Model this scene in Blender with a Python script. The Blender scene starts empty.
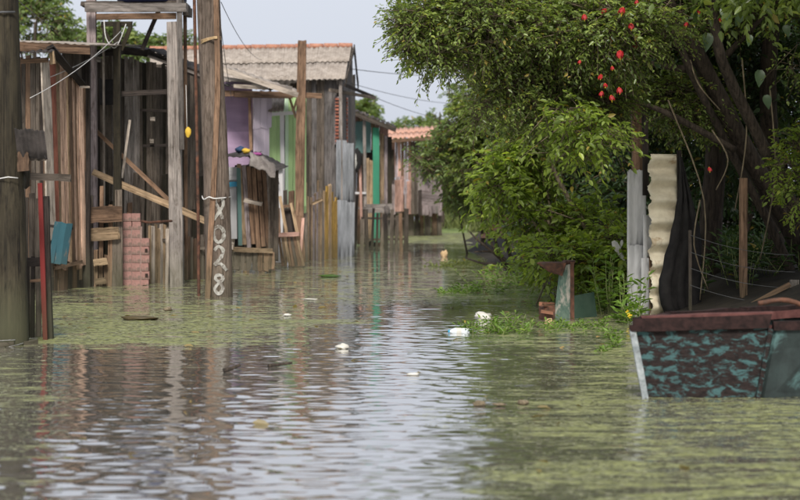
import bpy, math, random
import numpy as np
from mathutils import Vector, Matrix, noise as mnoise

# ------------------------------------------------------------------ camera, sky, sun
F, H, HY = 2000.0, 1.65, 190.0          # focal length (px of an 800 px wide frame), eye height, horizon row
scn = bpy.context.scene
C = scn.collection
cam_d = bpy.data.cameras.new('camera')
cam = bpy.data.objects.new('camera', cam_d); C.objects.link(cam)
cam.location = (0, 0, H); cam.rotation_euler = (math.radians(90), 0, 0)
cam_d.lens = F * 36 / 800; cam_d.sensor_width = 36; cam_d.shift_y = -(250 - HY) / 800
cam_d.clip_start = 0.5; cam_d.clip_end = 2000
cam_d.dof.use_dof = True; cam_d.dof.focus_distance = 25.0; cam_d.dof.aperture_fstop = 2.4
scn.camera = cam

SUN_EL, SUN_AZ = math.radians(44), math.radians(180)     # azimuth clockwise from +Y
w = bpy.data.worlds.new('World'); scn.world = w; w.use_nodes = True
nt = w.node_tree; nt.nodes.clear()
sky = nt.nodes.new('ShaderNodeTexSky'); sky.sky_type = 'NISHITA'; sky.sun_disc = False
sky.sun_elevation = SUN_EL; sky.sun_rotation = SUN_AZ; sky.dust_density = 3.0; sky.air_density = 1.0
hs = nt.nodes.new('ShaderNodeHueSaturation'); hs.inputs['Saturation'].default_value = 0.25
mx = nt.nodes.new('ShaderNodeMix'); mx.data_type = 'RGBA'; mx.inputs[0].default_value = 0.8
mx.inputs[7].default_value = (4.5, 4.8, 5.5, 1)          # even veil of thin overcast
bg = nt.nodes.new('ShaderNodeBackground'); bg.inputs[1].default_value = 0.11
out = nt.nodes.new('ShaderNodeOutputWorld')
nt.links.new(sky.outputs[0], hs.inputs['Color']); nt.links.new(hs.outputs[0], mx.inputs[6])
nt.links.new(mx.outputs[2], bg.inputs[0]); nt.links.new(bg.outputs[0], out.inputs[0])
sl = bpy.data.lights.new('sun', 'SUN'); sl.energy = 3.3; sl.angle = math.radians(14); sl.color = (1, .96, .9)
sun = bpy.data.objects.new('sun', sl); C.objects.link(sun)
sd = Vector((math.sin(SUN_AZ) * math.cos(SUN_EL), math.cos(SUN_AZ) * math.cos(SUN_EL), math.sin(SUN_EL)))
sun.rotation_euler = sd.to_track_quat('Z', 'Y').to_euler(); sun.location = (0, -5, 30)
scn.view_settings.view_transform = 'Standard'; scn.view_settings.look = 'None'
scn.view_settings.exposure = 0.52; scn.view_settings.gamma = 1.0
scn.render.resolution_x, scn.render.resolution_y = 1024, 640
scn.render.engine = 'CYCLES'
scn.cycles.max_bounces = 8; scn.cycles.transparent_max_bounces = 8

R = random.Random(11)
NP = np.random.default_rng(5)

# ------------------------------------------------------------------ helpers
def W(px, py, Y):
    return Vector(((px - 400) * Y / F, Y, H - (py - HY) * Y / F))
def Yof(py):                      # distance of a point on the water
    return F * H / (py - HY)
def Zof(py, Y):
    return H - (py - HY) * Y / F

def link(o, parent=None):
    C.objects.link(o)
    if parent is not None:
        o.parent = parent
        o.matrix_parent_inverse = WM[parent.name].inverted()
    WM[o.name] = o.matrix_basis.copy()
    return o
WM = {}
def thing(name, label, cat, loc=(0, 0, 0), group=None):
    o = bpy.data.objects.new(name, None); o.location = loc; o.empty_display_size = .1
    o.matrix_basis = Matrix.Translation(Vector(loc))
    o['label'] = label; o['category'] = cat
    if group: o['group'] = group
    return link(o)
def tag(o, label, cat, group=None, kind=None):
    if label: o['label'] = label
    if cat: o['category'] = cat
    if group: o['group'] = group
    if kind: o['kind'] = kind
    return o
def mesh(name, v, f, m, parent=None, smooth=False, mat4=None):
    me = bpy.data.meshes.new(name); me.from_pydata([tuple(x) for x in v], [], f)
    me.materials.append(m)
    if smooth:
        for p in me.polygons: p.use_smooth = True
    o = bpy.data.objects.new(name, me)
    if mat4 is not None: o.matrix_basis = mat4
    return link(o, parent)
def np_mesh(name, v, quads, m, parent=None, tint=None, n=4, smooth=False):
    me = bpy.data.meshes.new(name)
    v = np.ascontiguousarray(v, np.float32); q = np.ascontiguousarray(quads, np.int32)
    me.vertices.add(len(v)); me.vertices.foreach_set('co', v.ravel())
    me.loops.add(q.size); me.loops.foreach_set('vertex_index', q.ravel())
    me.polygons.add(len(q)); me.polygons.foreach_set('loop_start', np.arange(0, q.size, n, dtype=np.int32))
    me.polygons.foreach_set('loop_total', np.full(len(q), n, np.int32))
    if smooth: me.polygons.foreach_set('use_smooth', np.ones(len(q), bool))
    if tint is not None:
        a = me.attributes.new('tint', 'FLOAT', 'POINT'); a.data.foreach_set('value', np.ascontiguousarray(tint, np.float32))
    me.update(calc_edges=True); me.validate()
    me.materials.append(m)
    return link(bpy.data.objects.new(name, me), parent)

def frame(z, facing):
    z = z.normalized(); x = facing.cross(z)
    if x.length < 1e-4: x = Vector((1, 0, 0)).cross(z)
    x.normalize(); y = z.cross(x)
    return x, y, z
def plank(parent, A, B, wid, thick, m, facing=Vector((0, -1, 0)), name='plank', rough=1.3, cut=0.0, levels=5):
    """a board from A to B (ends of its centre line), local Z along it; edges slightly uneven"""
    L = (B - A).length; x, y, z = frame(B - A, facing)
    v = []; f = []
    for i in range(levels):
        t = i / (levels - 1); dx = R.uniform(-.035, .035) * wid * rough; ww = wid * (1 + R.uniform(-.07, .04) * rough)
        dy = R.uniform(-.1, .1) * thick * rough
        for sx, sy in ((-1, -1), (1, -1), (1, 1), (-1, 1)):
            zz = t * L
            if i in (0, levels - 1): zz += R.uniform(-.12, .12) * wid * rough + (cut * sx * wid if i else 0)
            v.append((sx * ww / 2 + dx, sy * thick / 2 + dy, zz))
    for i in range(levels - 1):
        a = i * 4
        for k in range(4):
            f.append((a + k, a + (k + 1) % 4, a + 4 + (k + 1) % 4, a + 4 + k))
    f.append((3, 2, 1, 0)); e = (levels - 1) * 4; f.append((e, e + 1, e + 2, e + 3))
    M = Matrix(((x.x, y.x, z.x, A.x), (x.y, y.y, z.y, A.y), (x.z, y.z, z.z, A.z), (0, 0, 0, 1)))
    return mesh(name, v, f, m, parent, mat4=M)
def pb(parent, x0, y0, x1, y1, wpx, Y, m, Y1=None, thick=.03, name='plank', rough=1.0, cut=0.0, facing=Vector((0, -1, 0))):
    """plank whose ends are seen at pixels (x0,y0) and (x1,y1) at depth Y (Y1 at the far end)"""
    Y1 = Y if Y1 is None else Y1
    return plank(parent, W(x0, y0, Y), W(x1, y1, Y1), wpx * (Y + Y1) / 2 / F, thick, m, facing, name, rough, cut)
class Wall:
    def __init__(s, pa, ya, pb_, yb):
        s.A = Vector(((pa - 400) * ya / F, ya)); s.B = Vector(((pb_ - 400) * yb / F, yb)); s.d = s.B - s.A
        n = Vector((s.d.y, -s.d.x)); n.normalize(); s.n = Vector((n.x, n.y, 0))
    def at(s, px):
        k = (px - 400) / F            # X = k Y
        t = (k * s.A.y - s.A.x) / (s.d.x - k * s.d.y)
        p = s.A + s.d * t
        return p
def fn(v): return v if callable(v) else (lambda p: v)
def planks(parent, wall, p0, p1, n, top, bot, mats, gap=.08, jt=3, jb=2, off=0, thick=.028, lean=0, skip=0, name='plank', cut=0, slant=0):
    top, bot = fn(top), fn(bot)
    sl_ = slant
    edges = [p0 + (p1 - p0) * (i + (R.uniform(-.22, .22) if 0 < i < n else 0)) / n for i in range(n + 1)]
    for i in range(n):
        if R.random() < skip: continue
        a, b = edges[i], edges[i + 1]; g = (b - a) * gap / 2; a += g; b -= g
        P, Q = wall.at(a), wall.at(b); c = (a + b) / 2; M_ = (P + Q) / 2; Y = M_.y
        zt = Zof(top(c) + R.uniform(-jt, jt), Y); zb = Zof(bot(c) + R.uniform(-jb, jb), Y)
        o = wall.n * (off + R.uniform(0, .012))
        l = R.uniform(-lean, lean)
        Mb = (wall.at(a + sl_) + wall.at(b + sl_)) / 2 if sl_ else M_
        A = Vector((Mb.x, Mb.y, zb)) + o; B = Vector((M_.x, M_.y, zt)) + o + Vector((wall.d.x, wall.d.y, 0)).normalized() * l
        m = mats[R.randrange(len(mats))] if isinstance(mats, (list, tuple)) else mats
        plank(parent, A, B, (Q - P).length, thick, m, -wall.n if False else Vector((wall.n.x, wall.n.y, 0)), name, cut=R.uniform(-cut, cut))
def tube(name, pts, radii, m, parent=None, sides=10, wob=0.0, smooth=True, caps=True, squash=1.0):
    v = []; f = []; n = len(pts); pts = [Vector(p) for p in pts]
    if not hasattr(radii, '__len__'): radii = [radii] * n
    for i, p in enumerate(pts):
        d = (pts[min(i + 1, n - 1)] - pts[max(i - 1, 0)]).normalized()
        ref = Vector((0, 1, 0)) if abs(d.y) < .9 else Vector((1, 0, 0))
        x = ref.cross(d).normalized(); y = d.cross(x)
        for k in range(sides):
            a = 2 * math.pi * (k + .5) / sides; r = radii[i] * (1 + R.uniform(-wob, wob))
            v.append(p + x * math.cos(a) * r + y * math.sin(a) * r * squash)
    for i in range(n - 1):
        for k in range(sides):
            a = i * sides
            f.append((a + k, a + (k + 1) % sides, a + sides + (k + 1) % sides, a + sides + k))
    if caps:
        f.append(tuple(reversed(range(sides)))); f.append(tuple(range((n - 1) * sides, n * sides)))
    return mesh(name, v, f, m, parent, smooth=smooth)
def sag(a, b, drop, n=14):
    a, b = Vector(a), Vector(b)
    return [a.lerp(b, i / n) - Vector((0, 0, drop * 4 * (i / n) * (1 - i / n))) for i in range(n + 1)]
def bend(pts, n=5):
    """smooth polyline through control points"""
    pts = [Vector(p) for p in pts]; o = []
    for i in range(len(pts) - 1):
        p0 = pts[max(i - 1, 0)]; p1 = pts[i]; p2 = pts[i + 1]; p3 = pts[min(i + 2, len(pts) - 1)]
        for k in range(n):
            t = k / n
            o.append(.5 * ((2 * p1) + (p2 - p0) * t + (2 * p0 - 5 * p1 + 4 * p2 - p3) * t * t + (3 * p1 - p0 - 3 * p2 + p3) * t ** 3))
    o.append(pts[-1]); return o
def corr(name, O, U, V, m, parent=None, pitch=.18, amp=.025, thick=.008, nv=4, jag=0.0, wave=0.0, per=6):
    """corrugated sheet: corner O, U across the waves, V along them"""
    O, U, V = Vector(O), Vector(U), Vector(V); N = U.cross(V).normalized()
    L = U.length; nu = max(6, int(L / pitch * per)); vs = []; fs = []
    for s in (0, 1):
        for j in range(nv + 1):
            for i in range(nu + 1):
                u = i / nu; t = j / nv
                jj = R.uniform(-jag, jag) if j in (0, nv) and s == 0 else 0
                if s == 1 and j in (0, nv): jj = 0
                p = O + U * u + V * t + N * (amp * math.sin(2 * math.pi * u * L / pitch) + wave * mnoise.noise(Vector((u * 2, t * 3, L))) - s * thick)
                vs.append(p + V.normalized() * jj)
    k = (nu + 1) * (nv + 1)
    for j in range(nv):
        for i in range(nu):
            a = j * (nu + 1) + i
            fs.append((a, a + 1, a + nu + 2, a + nu + 1)); fs.append((k + a, k + a + nu + 1, k + a + nu + 2, k + a + 1))
    for i in range(nu):
        a = i; fs.append((a, k + a, k + a + 1, a + 1)); a = nv * (nu + 1) + i; fs.append((a, a + 1, k + a + 1, k + a))
    for j in range(nv):
        a = j * (nu + 1); fs.append((a, a + nu + 1, k + a + nu + 1, k + a)); a += nu; fs.append((a, k + a, k + a + nu + 1, a + nu + 1))
    return mesh(name, vs, fs, m, parent, smooth=True)
def box(name, c, s, m, parent=None, rz=0.0, bev=.01):
    hx, hy, hz = s[0] / 2, s[1] / 2, s[2] / 2; b = min(bev, hx * .4, hy * .4, hz * .4); v = []; f = []
    for z, i in ((-hz, b), (-hz + b, 0), (hz - b, 0), (hz, b)):
        X, Y = hx - i, hy - i; bb = b * .7
        for x, y in ((-X + bb, -Y), (X - bb, -Y), (X, -Y + bb), (X, Y - bb), (X - bb, Y), (-X + bb, Y), (-X, Y - bb), (-X, -Y + bb)):
            v.append((x, y, z))
    for i in range(3):
        for k in range(8): f.append((i * 8 + k, i * 8 + (k + 1) % 8, i * 8 + 8 + (k + 1) % 8, i * 8 + 8 + k))
    f.append(tuple(reversed(range(8)))); f.append(tuple(range(24, 32)))
    return mesh(name, v, f, m, parent, mat4=Matrix.Translation(Vector(c)) @ Matrix.Rotation(rz, 4, 'Z'))

# ------------------------------------------------------------------ materials
def newmat(name):
    m = bpy.data.materials.new(name); m.use_nodes = True
    t = m.node_tree; b = t.nodes['Principled BSDF']; return m, t, b
def nd(t, k, **kw):
    n = t.nodes.new('ShaderNode' + k)
    for a, v in kw.items(): setattr(n, a, v)
    return n
def ramp(t, fac, stops):
    r = nd(t, 'ValToRGB'); e = r.color_ramp.elements
    while len(e) < len(stops): e.new(.5)
    for i, (p, c) in enumerate(stops):
        e[i].position = p; e[i].color = tuple(c) + (1,) if len(c) == 3 else c
    t.links.new(fac, r.inputs[0]); return r.outputs[0]
def mixc(t, fac, a, b, mode='MIX'):
    n = nd(t, 'Mix', data_type='RGBA', blend_type=mode)
    for s, v in ((0, fac), (6, a), (7, b)):
        if hasattr(v, 'is_linked') or hasattr(v, 'links'): t.links.new(v, n.inputs[s])
        else: n.inputs[s].default_value = v if not isinstance(v, tuple) else (tuple(v) + (1,) if len(v) == 3 else v)
    return n.outputs[2]
def noi(t, vec, scale, detail=4, rough=.6, dist=0):
    n = nd(t, 'TexNoise'); n.inputs['Scale'].default_value = scale; n.inputs['Detail'].default_value = detail
    n.inputs['Roughness'].default_value = rough; n.inputs['Distortion'].default_value = dist
    t.links.new(vec, n.inputs['Vector']); return n.outputs['Fac']
def mapping(t, vec, scale, loc=None):
    n = nd(t, 'Mapping'); n.inputs['Scale'].default_value = scale
    t.links.new(vec, n.inputs['Vector'])
    if loc is not None: t.links.new(loc, n.inputs['Location'])
    return n.outputs[0]
def math_(t, op, a, b):
    n = nd(t, 'Math', operation=op)
    for i, v in ((0, a), (1, b)):
        if hasattr(v, 'links'): t.links.new(v, n.inputs[i])
        else: n.inputs[i].default_value = v
    return n.outputs[0]
def wood(name, dark, light, paint=None, amt=.6, var=.45, algae=.5, rough=.88):
    """weathered board, grain along local Z, own random shade for each board, algae where it stands in water"""
    m, t, b = newmat(name)
    tc = nd(t, 'TexCoord'); oi = nd(t, 'ObjectInfo'); geo = nd(t, 'NewGeometry')
    off = math_(t, 'MULTIPLY', oi.outputs['Random'], 37.0)
    cx = nd(t, 'CombineXYZ')
    for i in range(3): t.links.new(off, cx.inputs[i])
    g = noi(t, mapping(t, tc.outputs['Object'], (34, 34, 1.6), cx.outputs[0]), 1.0, 6, .65, .4)
    big = noi(t, mapping(t, tc.outputs['Object'], (3.5, 3.5, .9), cx.outputs[0]), 1.0, 4, .6, .3)
    col = ramp(t, g, [(.28, dark), (.5, tuple((a + c) / 2 for a, c in zip(dark, light))), (.74, light)])
    stain = ramp(t, big, [(.35, (.55, .53, .5)), (.62, (1.2, 1.15, 1.1))])
    col = mixc(t, .75, col, stain, 'MULTIPLY')
    crk = noi(t, mapping(t, tc.outputs['Object'], (55, 55, .7), cx.outputs[0]), 1.0, 3, .6, .6)      # splits along the grain
    col = mixc(t, 1.0, col, ramp(t, crk, [(.34, (.22, .19, .17)), (.43, (1, 1, 1))]), 'MULTIPLY')
    blo = noi(t, mapping(t, tc.outputs['Object'], (11, 11, 3.5), cx.outputs[0]), 1.0, 5, .7, .5)      # damp blotches, knots
    col = mixc(t, .7, col, ramp(t, blo, [(.36, (.42, .38, .34)), (.5, (1, 1, 1)), (.7, (1.25, 1.22, 1.2))]), 'MULTIPLY')
    if paint:
        msk = noi(t, mapping(t, tc.outputs['Object'], (9, 9, 2.2), cx.outputs[0]), 1.0, 8, .7, .2)
        lo = .62 - amt * .5
        k = ramp(t, msk, [(lo, (0, 0, 0)), (lo + .07, (1, 1, 1))])
        pc = mixc(t, .35, tuple(paint), stain, 'MULTIPLY')
        col = mixc(t, k, col, pc)
    sep = nd(t, 'SeparateXYZ'); t.links.new(geo.outputs['Position'], sep.inputs[0])
    if algae:
        mr = nd(t, 'MapRange'); mr.inputs[1].default_value = .55; mr.inputs[2].default_value = .02
        t.links.new(math_(t, 'ADD', sep.outputs[2], math_(t, 'MULTIPLY', big, -.35)), mr.inputs[0])
        col = mixc(t, math_(t, 'MULTIPLY', mr.outputs[0], algae), col, (.055, .055, .03))
    rv = nd(t, 'MapRange'); rv.inputs[3].default_value = 1 - var; rv.inputs[4].default_value = 1 + var * .75
    t.links.new(oi.outputs['Random'], rv.inputs[0])
    col = mixc(t, 1.0, col, rv.outputs[0], 'MULTIPLY')
    t.links.new(col, b.inputs['Base Color']); b.inputs['Roughness'].default_value = rough
    b.inputs['Specular IOR Level'].default_value = .25
    bp = nd(t, 'Bump'); bp.inputs['Strength'].default_value = .6; bp.inputs['Distance'].default_value = .01
    t.links.new(g, bp.inputs['Height']); t.links.new(bp.outputs[0], b.inputs['Normal'])
    return m
def stuffm(name, c1, c2, scale=6, stretch=(1, 1, 1), rough=.8, spec=.3, third=None, bump=.4, det=6, pos=(.35, .65)):
    """mottled surface: two colours by noise, optional third as patches"""
    m, t, b = newmat(name); tc = nd(t, 'TexCoord')
    vec = mapping(t, tc.outputs['Object'], stretch)
    n1 = noi(t, vec, scale, det, .65, .3); col = ramp(t, n1, [(pos[0], c1), (pos[1], c2)])
    if third:
        n2 = noi(t, vec, scale * .45, 7, .7, .5); k = ramp(t, n2, [(third[1] - .02, (0, 0, 0)), (third[1] + .08, (1, 1, 1))])
        col = mixc(t, k, col, tuple(third[0]))
    t.links.new(col, b.inputs['Base Color']); b.inputs['Roughness'].default_value = rough
    b.inputs['Specular IOR Level'].default_value = spec
    bp = nd(t, 'Bump'); bp.inputs['Strength'].default_value = bump; bp.inputs['Distance'].default_value = .012
    t.links.new(n1, bp.inputs['Height']); t.links.new(bp.outputs[0], b.inputs['Normal'])
    return m
def leafm(name, dark, light, trans=.35, spec=.35, rough=.45):
    m, t, b = newmat(name); at = nd(t, 'Attribute', attribute_name='tint')
    col = ramp(t, at.outputs['Fac'], [(0, dark), (.75, light), (.94, tuple(min(1, c * k) for c, k in zip(light, (1.3, 1.15, .9)))), (1, (.34, .26, .06))])
    t.links.new(col, b.inputs['Base Color']); b.inputs['Roughness'].default_value = rough
    b.inputs['Specular IOR Level'].default_value = spec
    tr = nd(t, 'BsdfTranslucent'); t.links.new(mixc(t, 1.0, col, (1.3, 1.35, .55), 'MULTIPLY'), tr.inputs[0])
    ms = nd(t, 'MixShader'); ms.inputs[0].default_value = trans
    t.links.new(b.outputs[0], ms.inputs[1]); t.links.new(tr.outputs[0], ms.inputs[2])
    t.links.new(ms.outputs[0], t.nodes['Material Output'].inputs[0]); return m

M = {}
M['pink'] = wood('weathered_pink_board', (.19, .10, .068), (.9, .64, .48), var=.3)
M['red_board'] = wood('reddish_board', (.16, .05, .035), (.36, .14, .09), var=.2)
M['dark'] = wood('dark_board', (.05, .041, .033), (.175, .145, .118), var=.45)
M['grey'] = wood('grey_board', (.10, .09, .082), (.30, .27, .25), var=.4)
M['pale'] = wood('pale_board', (.22, .19, .16), (.50, .44, .38), var=.3)
M['brown'] = wood('brown_board', (.08, .05, .032), (.27, .17, .11), var=.4)
M['tan'] = wood('tan_board', (.17, .12, .075), (.44, .32, .20), var=.35)
M['yellow'] = wood('ochre_board', (.16, .10, .025), (.48, .30, .07), var=.3)
M['moss'] = wood('mossy_post', (.010, .0085, .006), (.042, .035, .021), var=.2, algae=.7)
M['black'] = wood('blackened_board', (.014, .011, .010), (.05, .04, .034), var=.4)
M['redpaint'] = wood('red_painted_pole', (.06, .03, .025), (.18, .07, .05), paint=(.15, .022, .02), amt=.7)
M['turq'] = wood('turquoise_board', (.06, .06, .055), (.2, .19, .17), paint=(.022, .068, .085), amt=.52, var=.2)
M['purple'] = wood('purple_board', (.18, .13, .16), (.36, .28, .34), paint=(.34, .245, .35), amt=.95, var=.12)
M['lilac'] = wood('pale_lilac_board', (.3, .25, .29), (.5, .43, .48), paint=(.52, .45, .52), amt=.9, var=.1)
M['green'] = wood('green_board', (.2, .24, .13), (.3, .34, .2), paint=(.33, .47, .22), amt=.98, var=.1)
M['mint'] = wood('mint_board', (.3, .36, .27), (.4, .46, .36), paint=(.45, .58, .42), amt=.95, var=.1)
M['white'] = wood('whitewashed_board', (.3, .29, .3), (.55, .53, .53), paint=(.46, .45, .45), amt=.85, var=.12)
M['emerald'] = wood('emerald_post', (.05, .2, .12), (.1, .3, .2), paint=(.04, .19, .115), amt=.98, var=.05)
M['teal'] = wood('dark_teal_board', (.05, .1, .09), (.1, .16, .14), paint=(.085, .15, .14), amt=.95, var=.1)
M['salmon'] = wood('salmon_board', (.22, .13, .1), (.48, .3, .25), var=.3)
M['mauve'] = wood('mauve_grey_board', (.16, .13, .13), (.38, .32, .32), var=.3)
M['slate'] = wood('slate_grey_board', (.065, .06, .058), (.2, .185, .18), var=.25)
M['asb'] = stuffm('fibre_cement_roof', (.21, .175, .145), (.36, .31, .265), 5, rough=.95, third=((.14, .115, .095), .6))
M['asb_pale'] = stuffm('fibre_cement_pale', (.56, .48, .34), (.78, .70, .53), 4, rough=.95, third=((.40, .28, .16), .6))
M['zinc'] = stuffm('zinc_sheet', (.15, .155, .16), (.26, .265, .275), 3, (3, 3, .7), rough=.55, spec=.5, third=((.2, .16, .13), .66))
M['zinc_pale'] = stuffm('whitish_sheet', (.46, .455, .45), (.64, .63, .62), 3, (3, 3, .6), rough=.7, third=((.28, .26, .23), .64))
M['rust'] = stuffm('rusted_sheet', (.035, .02, .014), (.14, .06, .035), 8, rough=.85, third=((.05, .04, .035), .6))
M['darkroof'] = stuffm('dark_roofing', (.02, .017, .015), (.06, .05, .045), 5, rough=.95)
M['tile'] = stuffm('clay_ridge_tile', (.28, .12, .075), (.42, .21, .14), 9, rough=.9)
M['orange'] = stuffm('clay_roof_tile', (.38, .2, .14), (.54, .33, .25), 6, rough=.9, third=((.3, .2, .16), .62))
M['clay'] = stuffm('clay_block', bump=.12, c1=(.20, .105, .088), c2=(.29, .16, .135), scale=7, rough=.92, third=((.14, .10, .08), .53))
M['mortar'] = stuffm('mortar', (.19, .13, .11), (.26, .19, .16), 9, rough=.95)
M['hole'] = stuffm('block_hollow', (.02, .012, .01), (.03, .02, .015), 9, rough=1)
M['tank'] = stuffm('blue_plastic_tank', (.012, .02, .07), (.02, .03, .095), 3, rough=.45)
M['pole'] = wood('utility_pole_wood', (.06, .047, .038), (.19, .15, .122), var=.05, algae=.3)
M['paint'] = stuffm('white_paint', (.18, .165, .14), (.40, .385, .345), 14, rough=.85, bump=.1, third=((.10, .08, .065), .53))
M['wire'] = stuffm('wire_black', (.05, .05, .05), (.09, .09, .09), 5, rough=.6)
M['wire_pale'] = stuffm('wire_pale', (.45, .44, .42), (.6, .58, .55), 5, rough=.6)
M['rope'] = stuffm('straw_rope', (.3, .2, .1), (.46, .33, .19), 30, rough=.95)
M['cloth_black'] = stuffm('black_cloth', (.008, .007, .007), (.02, .018, .017), 6, rough=.95)
M['cloth_grey'] = stuffm('grey_tarp', (.09, .075, .068), (.22, .195, .175), 4, rough=.85)
M['plastic_white'] = stuffm('white_plastic', (.40, .38, .33), (.58, .56, .5), 8, rough=.5)
M['bottle'] = stuffm('cloudy_bottle', (.42, .45, .46), (.62, .65, .66), 8, rough=.25, spec=.5)
M['blue'] = stuffm('blue_plastic', (.03, .22, .36), (.05, .30, .45), 8, rough=.4)
M['yellow_cloth'] = stuffm('yellow_cloth', (.5, .3, .03), (.62, .42, .06), 8, rough=.8)
M['magenta_cloth'] = stuffm('magenta_cloth', (.2, .04, .15), (.28, .07, .2), 8, rough=.8)
M['navy_cloth'] = stuffm('navy_cloth', (.015, .03, .07), (.03, .06, .12), 8, rough=.8)
M['bark'] = stuffm('bark', (.016, .012, .009), (.07, .052, .038), 6, (5, 5, .8), rough=.95, bump=1)
M['bark_pale'] = stuffm('pale_bark', (.09, .07, .045), (.24, .19, .12), 7, (5, 5, .8), rough=.95, bump=1)
M['twig'] = stuffm('twig', (.06, .045, .03), (.15, .115, .075), 8, rough=.95)
M['stem_green'] = stuffm('green_stem', (.10, .13, .04), (.2, .22, .08), 8, rough=.8)
M['soil'] = stuffm('mud', (.010, .008, .005), (.028, .022, .014), 2.5, rough=.95, bump=1)
M['flower'] = stuffm('red_petal', (.20, .005, .007), (.34, .012, .014), 14, rough=.6, bump=.1)
M['flower_y'] = stuffm('yellow_petal', (.65, .42, .02), (.8, .6, .05), 14, rough=.6, bump=.1)
M['l_broad'] = leafm('broad_leaf', (.055, .085, .025), (.25, .32, .085), .45, .55, .36)
M['l_bright'] = leafm('bright_leaf', (.12, .17, .035), (.36, .46, .10), .58, .5, .38)
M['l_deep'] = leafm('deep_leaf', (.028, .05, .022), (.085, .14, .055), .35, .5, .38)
M['l_far'] = leafm('far_leaf', (.09, .13, .05), (.2, .27, .1), .45)  # haze of distance put into the colour as lighter greens
M['l_olive'] = leafm('olive_leaf', (.09, .105, .04), (.2, .23, .08), .4)  # also lightened, putting distance haze into the colour
M['l_weed'] = leafm('weed_leaf', (.07, .13, .025), (.19, .31, .055), .4)
M['l_dry'] = leafm('dry_leaf', (.10, .075, .035), (.24, .19, .09), .3)

# ------------------------------------------------------------------ ground, water, banks
def water_mat():
    """muddy flood water: rippled, with a film of duckweed dust where the 'scum' attribute is high"""
    m, t, b = newmat('murky_water'); tc = nd(t, 'TexCoord'); v = tc.outputs['Object']
    b.inputs['IOR'].default_value = 1.45
    a = noi(t, mapping(t, v, (1.2, 4.0, 1)), 1.0, 3, .5, .3)
    c = noi(t, mapping(t, v, (3.2, 11, 1)), 1.0, 2, .5)
    calm = ramp(t, noi(t, mapping(t, v, (.22, .3, 1)), 1.0, 2, .5), [(.35, (.5, .5, .5)), (.6, (1, 1, 1))])
    h = math_(t, 'MULTIPLY', math_(t, 'ADD', a, math_(t, 'MULTIPLY', c, .13)), calm)
    at = nd(t, 'Attribute', attribute_name='scum')
    n1 = noi(t, mapping(t, v, (1.2, 4.2, 1)), 1.0, 5, .6, .5); n2 = noi(t, mapping(t, v, (6, 22, 1)), 1.0, 4, .65, .3)
    n3 = noi(t, mapping(t, v, (30, 70, 1)), 1.0, 2, .6)
    f_ = math_(t, 'ADD', math_(t, 'ADD', at.outputs['Fac'], math_(t, 'MULTIPLY', n1, 2.0)), math_(t, 'ADD', math_(t, 'MULTIPLY', n2, 1.7), math_(t, 'MULTIPLY', n3, .5)))
    k = ramp(t, math_(t, 'SUBTRACT', f_, 2.1), [(.42, (0, 0, 0)), (.64, (1, 1, 1))])
    k = mixc(t, ramp(t, at.outputs['Fac'], [(.02, (0, 0, 0)), (.12, (1, 1, 1))]), (0, 0, 0), k)
    green = ramp(t, n2, [(.3, (.10, .106, .036)), (.5, (.185, .195, .078)), (.7, (.32, .33, .165))])
    t.links.new(mixc(t, k, (.14, .13, .11), green), b.inputs['Base Color'])
    t.links.new(mixc(t, k, (.05, .05, .05), (.6, .6, .6)), b.inputs['Roughness'])
    t.links.new(mixc(t, k, (.5, .5, .5), (.1, .1, .1)), b.inputs['Specular IOR Level'])
    bp = nd(t, 'Bump'); bp.inputs['Strength'].default_value = 1.0; bp.inputs['Distance'].default_value = WAVE
    t.links.new(h, bp.inputs['Height']); t.links.new(bp.outputs[0], b.inputs['Normal'])
    gl = nd(t, 'BsdfGlossy'); gl.inputs['Color'].default_value = (.97, .97, .97, 1); gl.inputs['Roughness'].default_value = .05     # extra mirror share added to brighten the sky's reflection
    t.links.new(bp.outputs[0], gl.inputs['Normal']); ms = nd(t, 'MixShader'); t.links.new(mixc(t, k, (.5, .5, .5), (.02, .02, .02)), ms.inputs[0])
    t.links.new(b.outputs[0], ms.inputs[1]); t.links.new(gl.outputs[0], ms.inputs[2]); t.links.new(ms.outputs[0], t.nodes['Material Output'].inputs[0])
    return m
WAVE = .0035
def sheet(name, x0, x1, y0, y1, nx, ny, zf, m):
    v = [(x0 + (x1 - x0) * i / nx, y0 + (y1 - y0) * j / ny, 0) for j in range(ny + 1) for i in range(nx + 1)]
    v = [(x, y, zf(x, y)) for x, y, _ in v]
    f = [(j * (nx + 1) + i, j * (nx + 1) + i + 1, (j + 1) * (nx + 1) + i + 1, (j + 1) * (nx + 1) + i) for j in range(ny) for i in range(nx)]
    return mesh(name, v, f, m, smooth=True)
ground = sheet('ground', -600, 600, -60, 1500, 60, 78, lambda x, y: -1.2, M['soil']); ground['kind'] = 'structure'
def shore(y):            # X of the right-hand water's edge
    return float(np.interp(y, [5, 16, 24, 28, 34, 45, 60, 76, 120], [5.6, 4.6, 3.7, 3.1, 2.5, 2.0, 2.0, 3.0, 3.0]))
def bank_z(x, y):
    d = x - shore(y) + .5 * mnoise.noise(Vector((x * .5, y * .3, 0)))
    return max(-1.0, min(.55, d * .35)) + .10 * mnoise.noise(Vector((x * 1.7, y * 1.2, 3)))
bank = sheet('bank', 0, 40, 5, 112, 70, 110, bank_z, M['soil']); bank['kind'] = 'structure'
def far_z(x, y):
    d = y - 77 - .9 * mnoise.noise(Vector((x * .3, 0, 9)))
    return max(-1.0, min(.7, d * .12)) + .08 * mnoise.noise(Vector((x, y, 5)))
M['grass_soil'] = stuffm('grassy_ground', (.07, .10, .03), (.17, .21, .07), 1.4, rough=.95, bump=1)
far_bank = sheet('far_bank', -60, 2.6, 70, 125, 60, 40, far_z, M['grass_soil']); far_bank['kind'] = 'structure'

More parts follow.
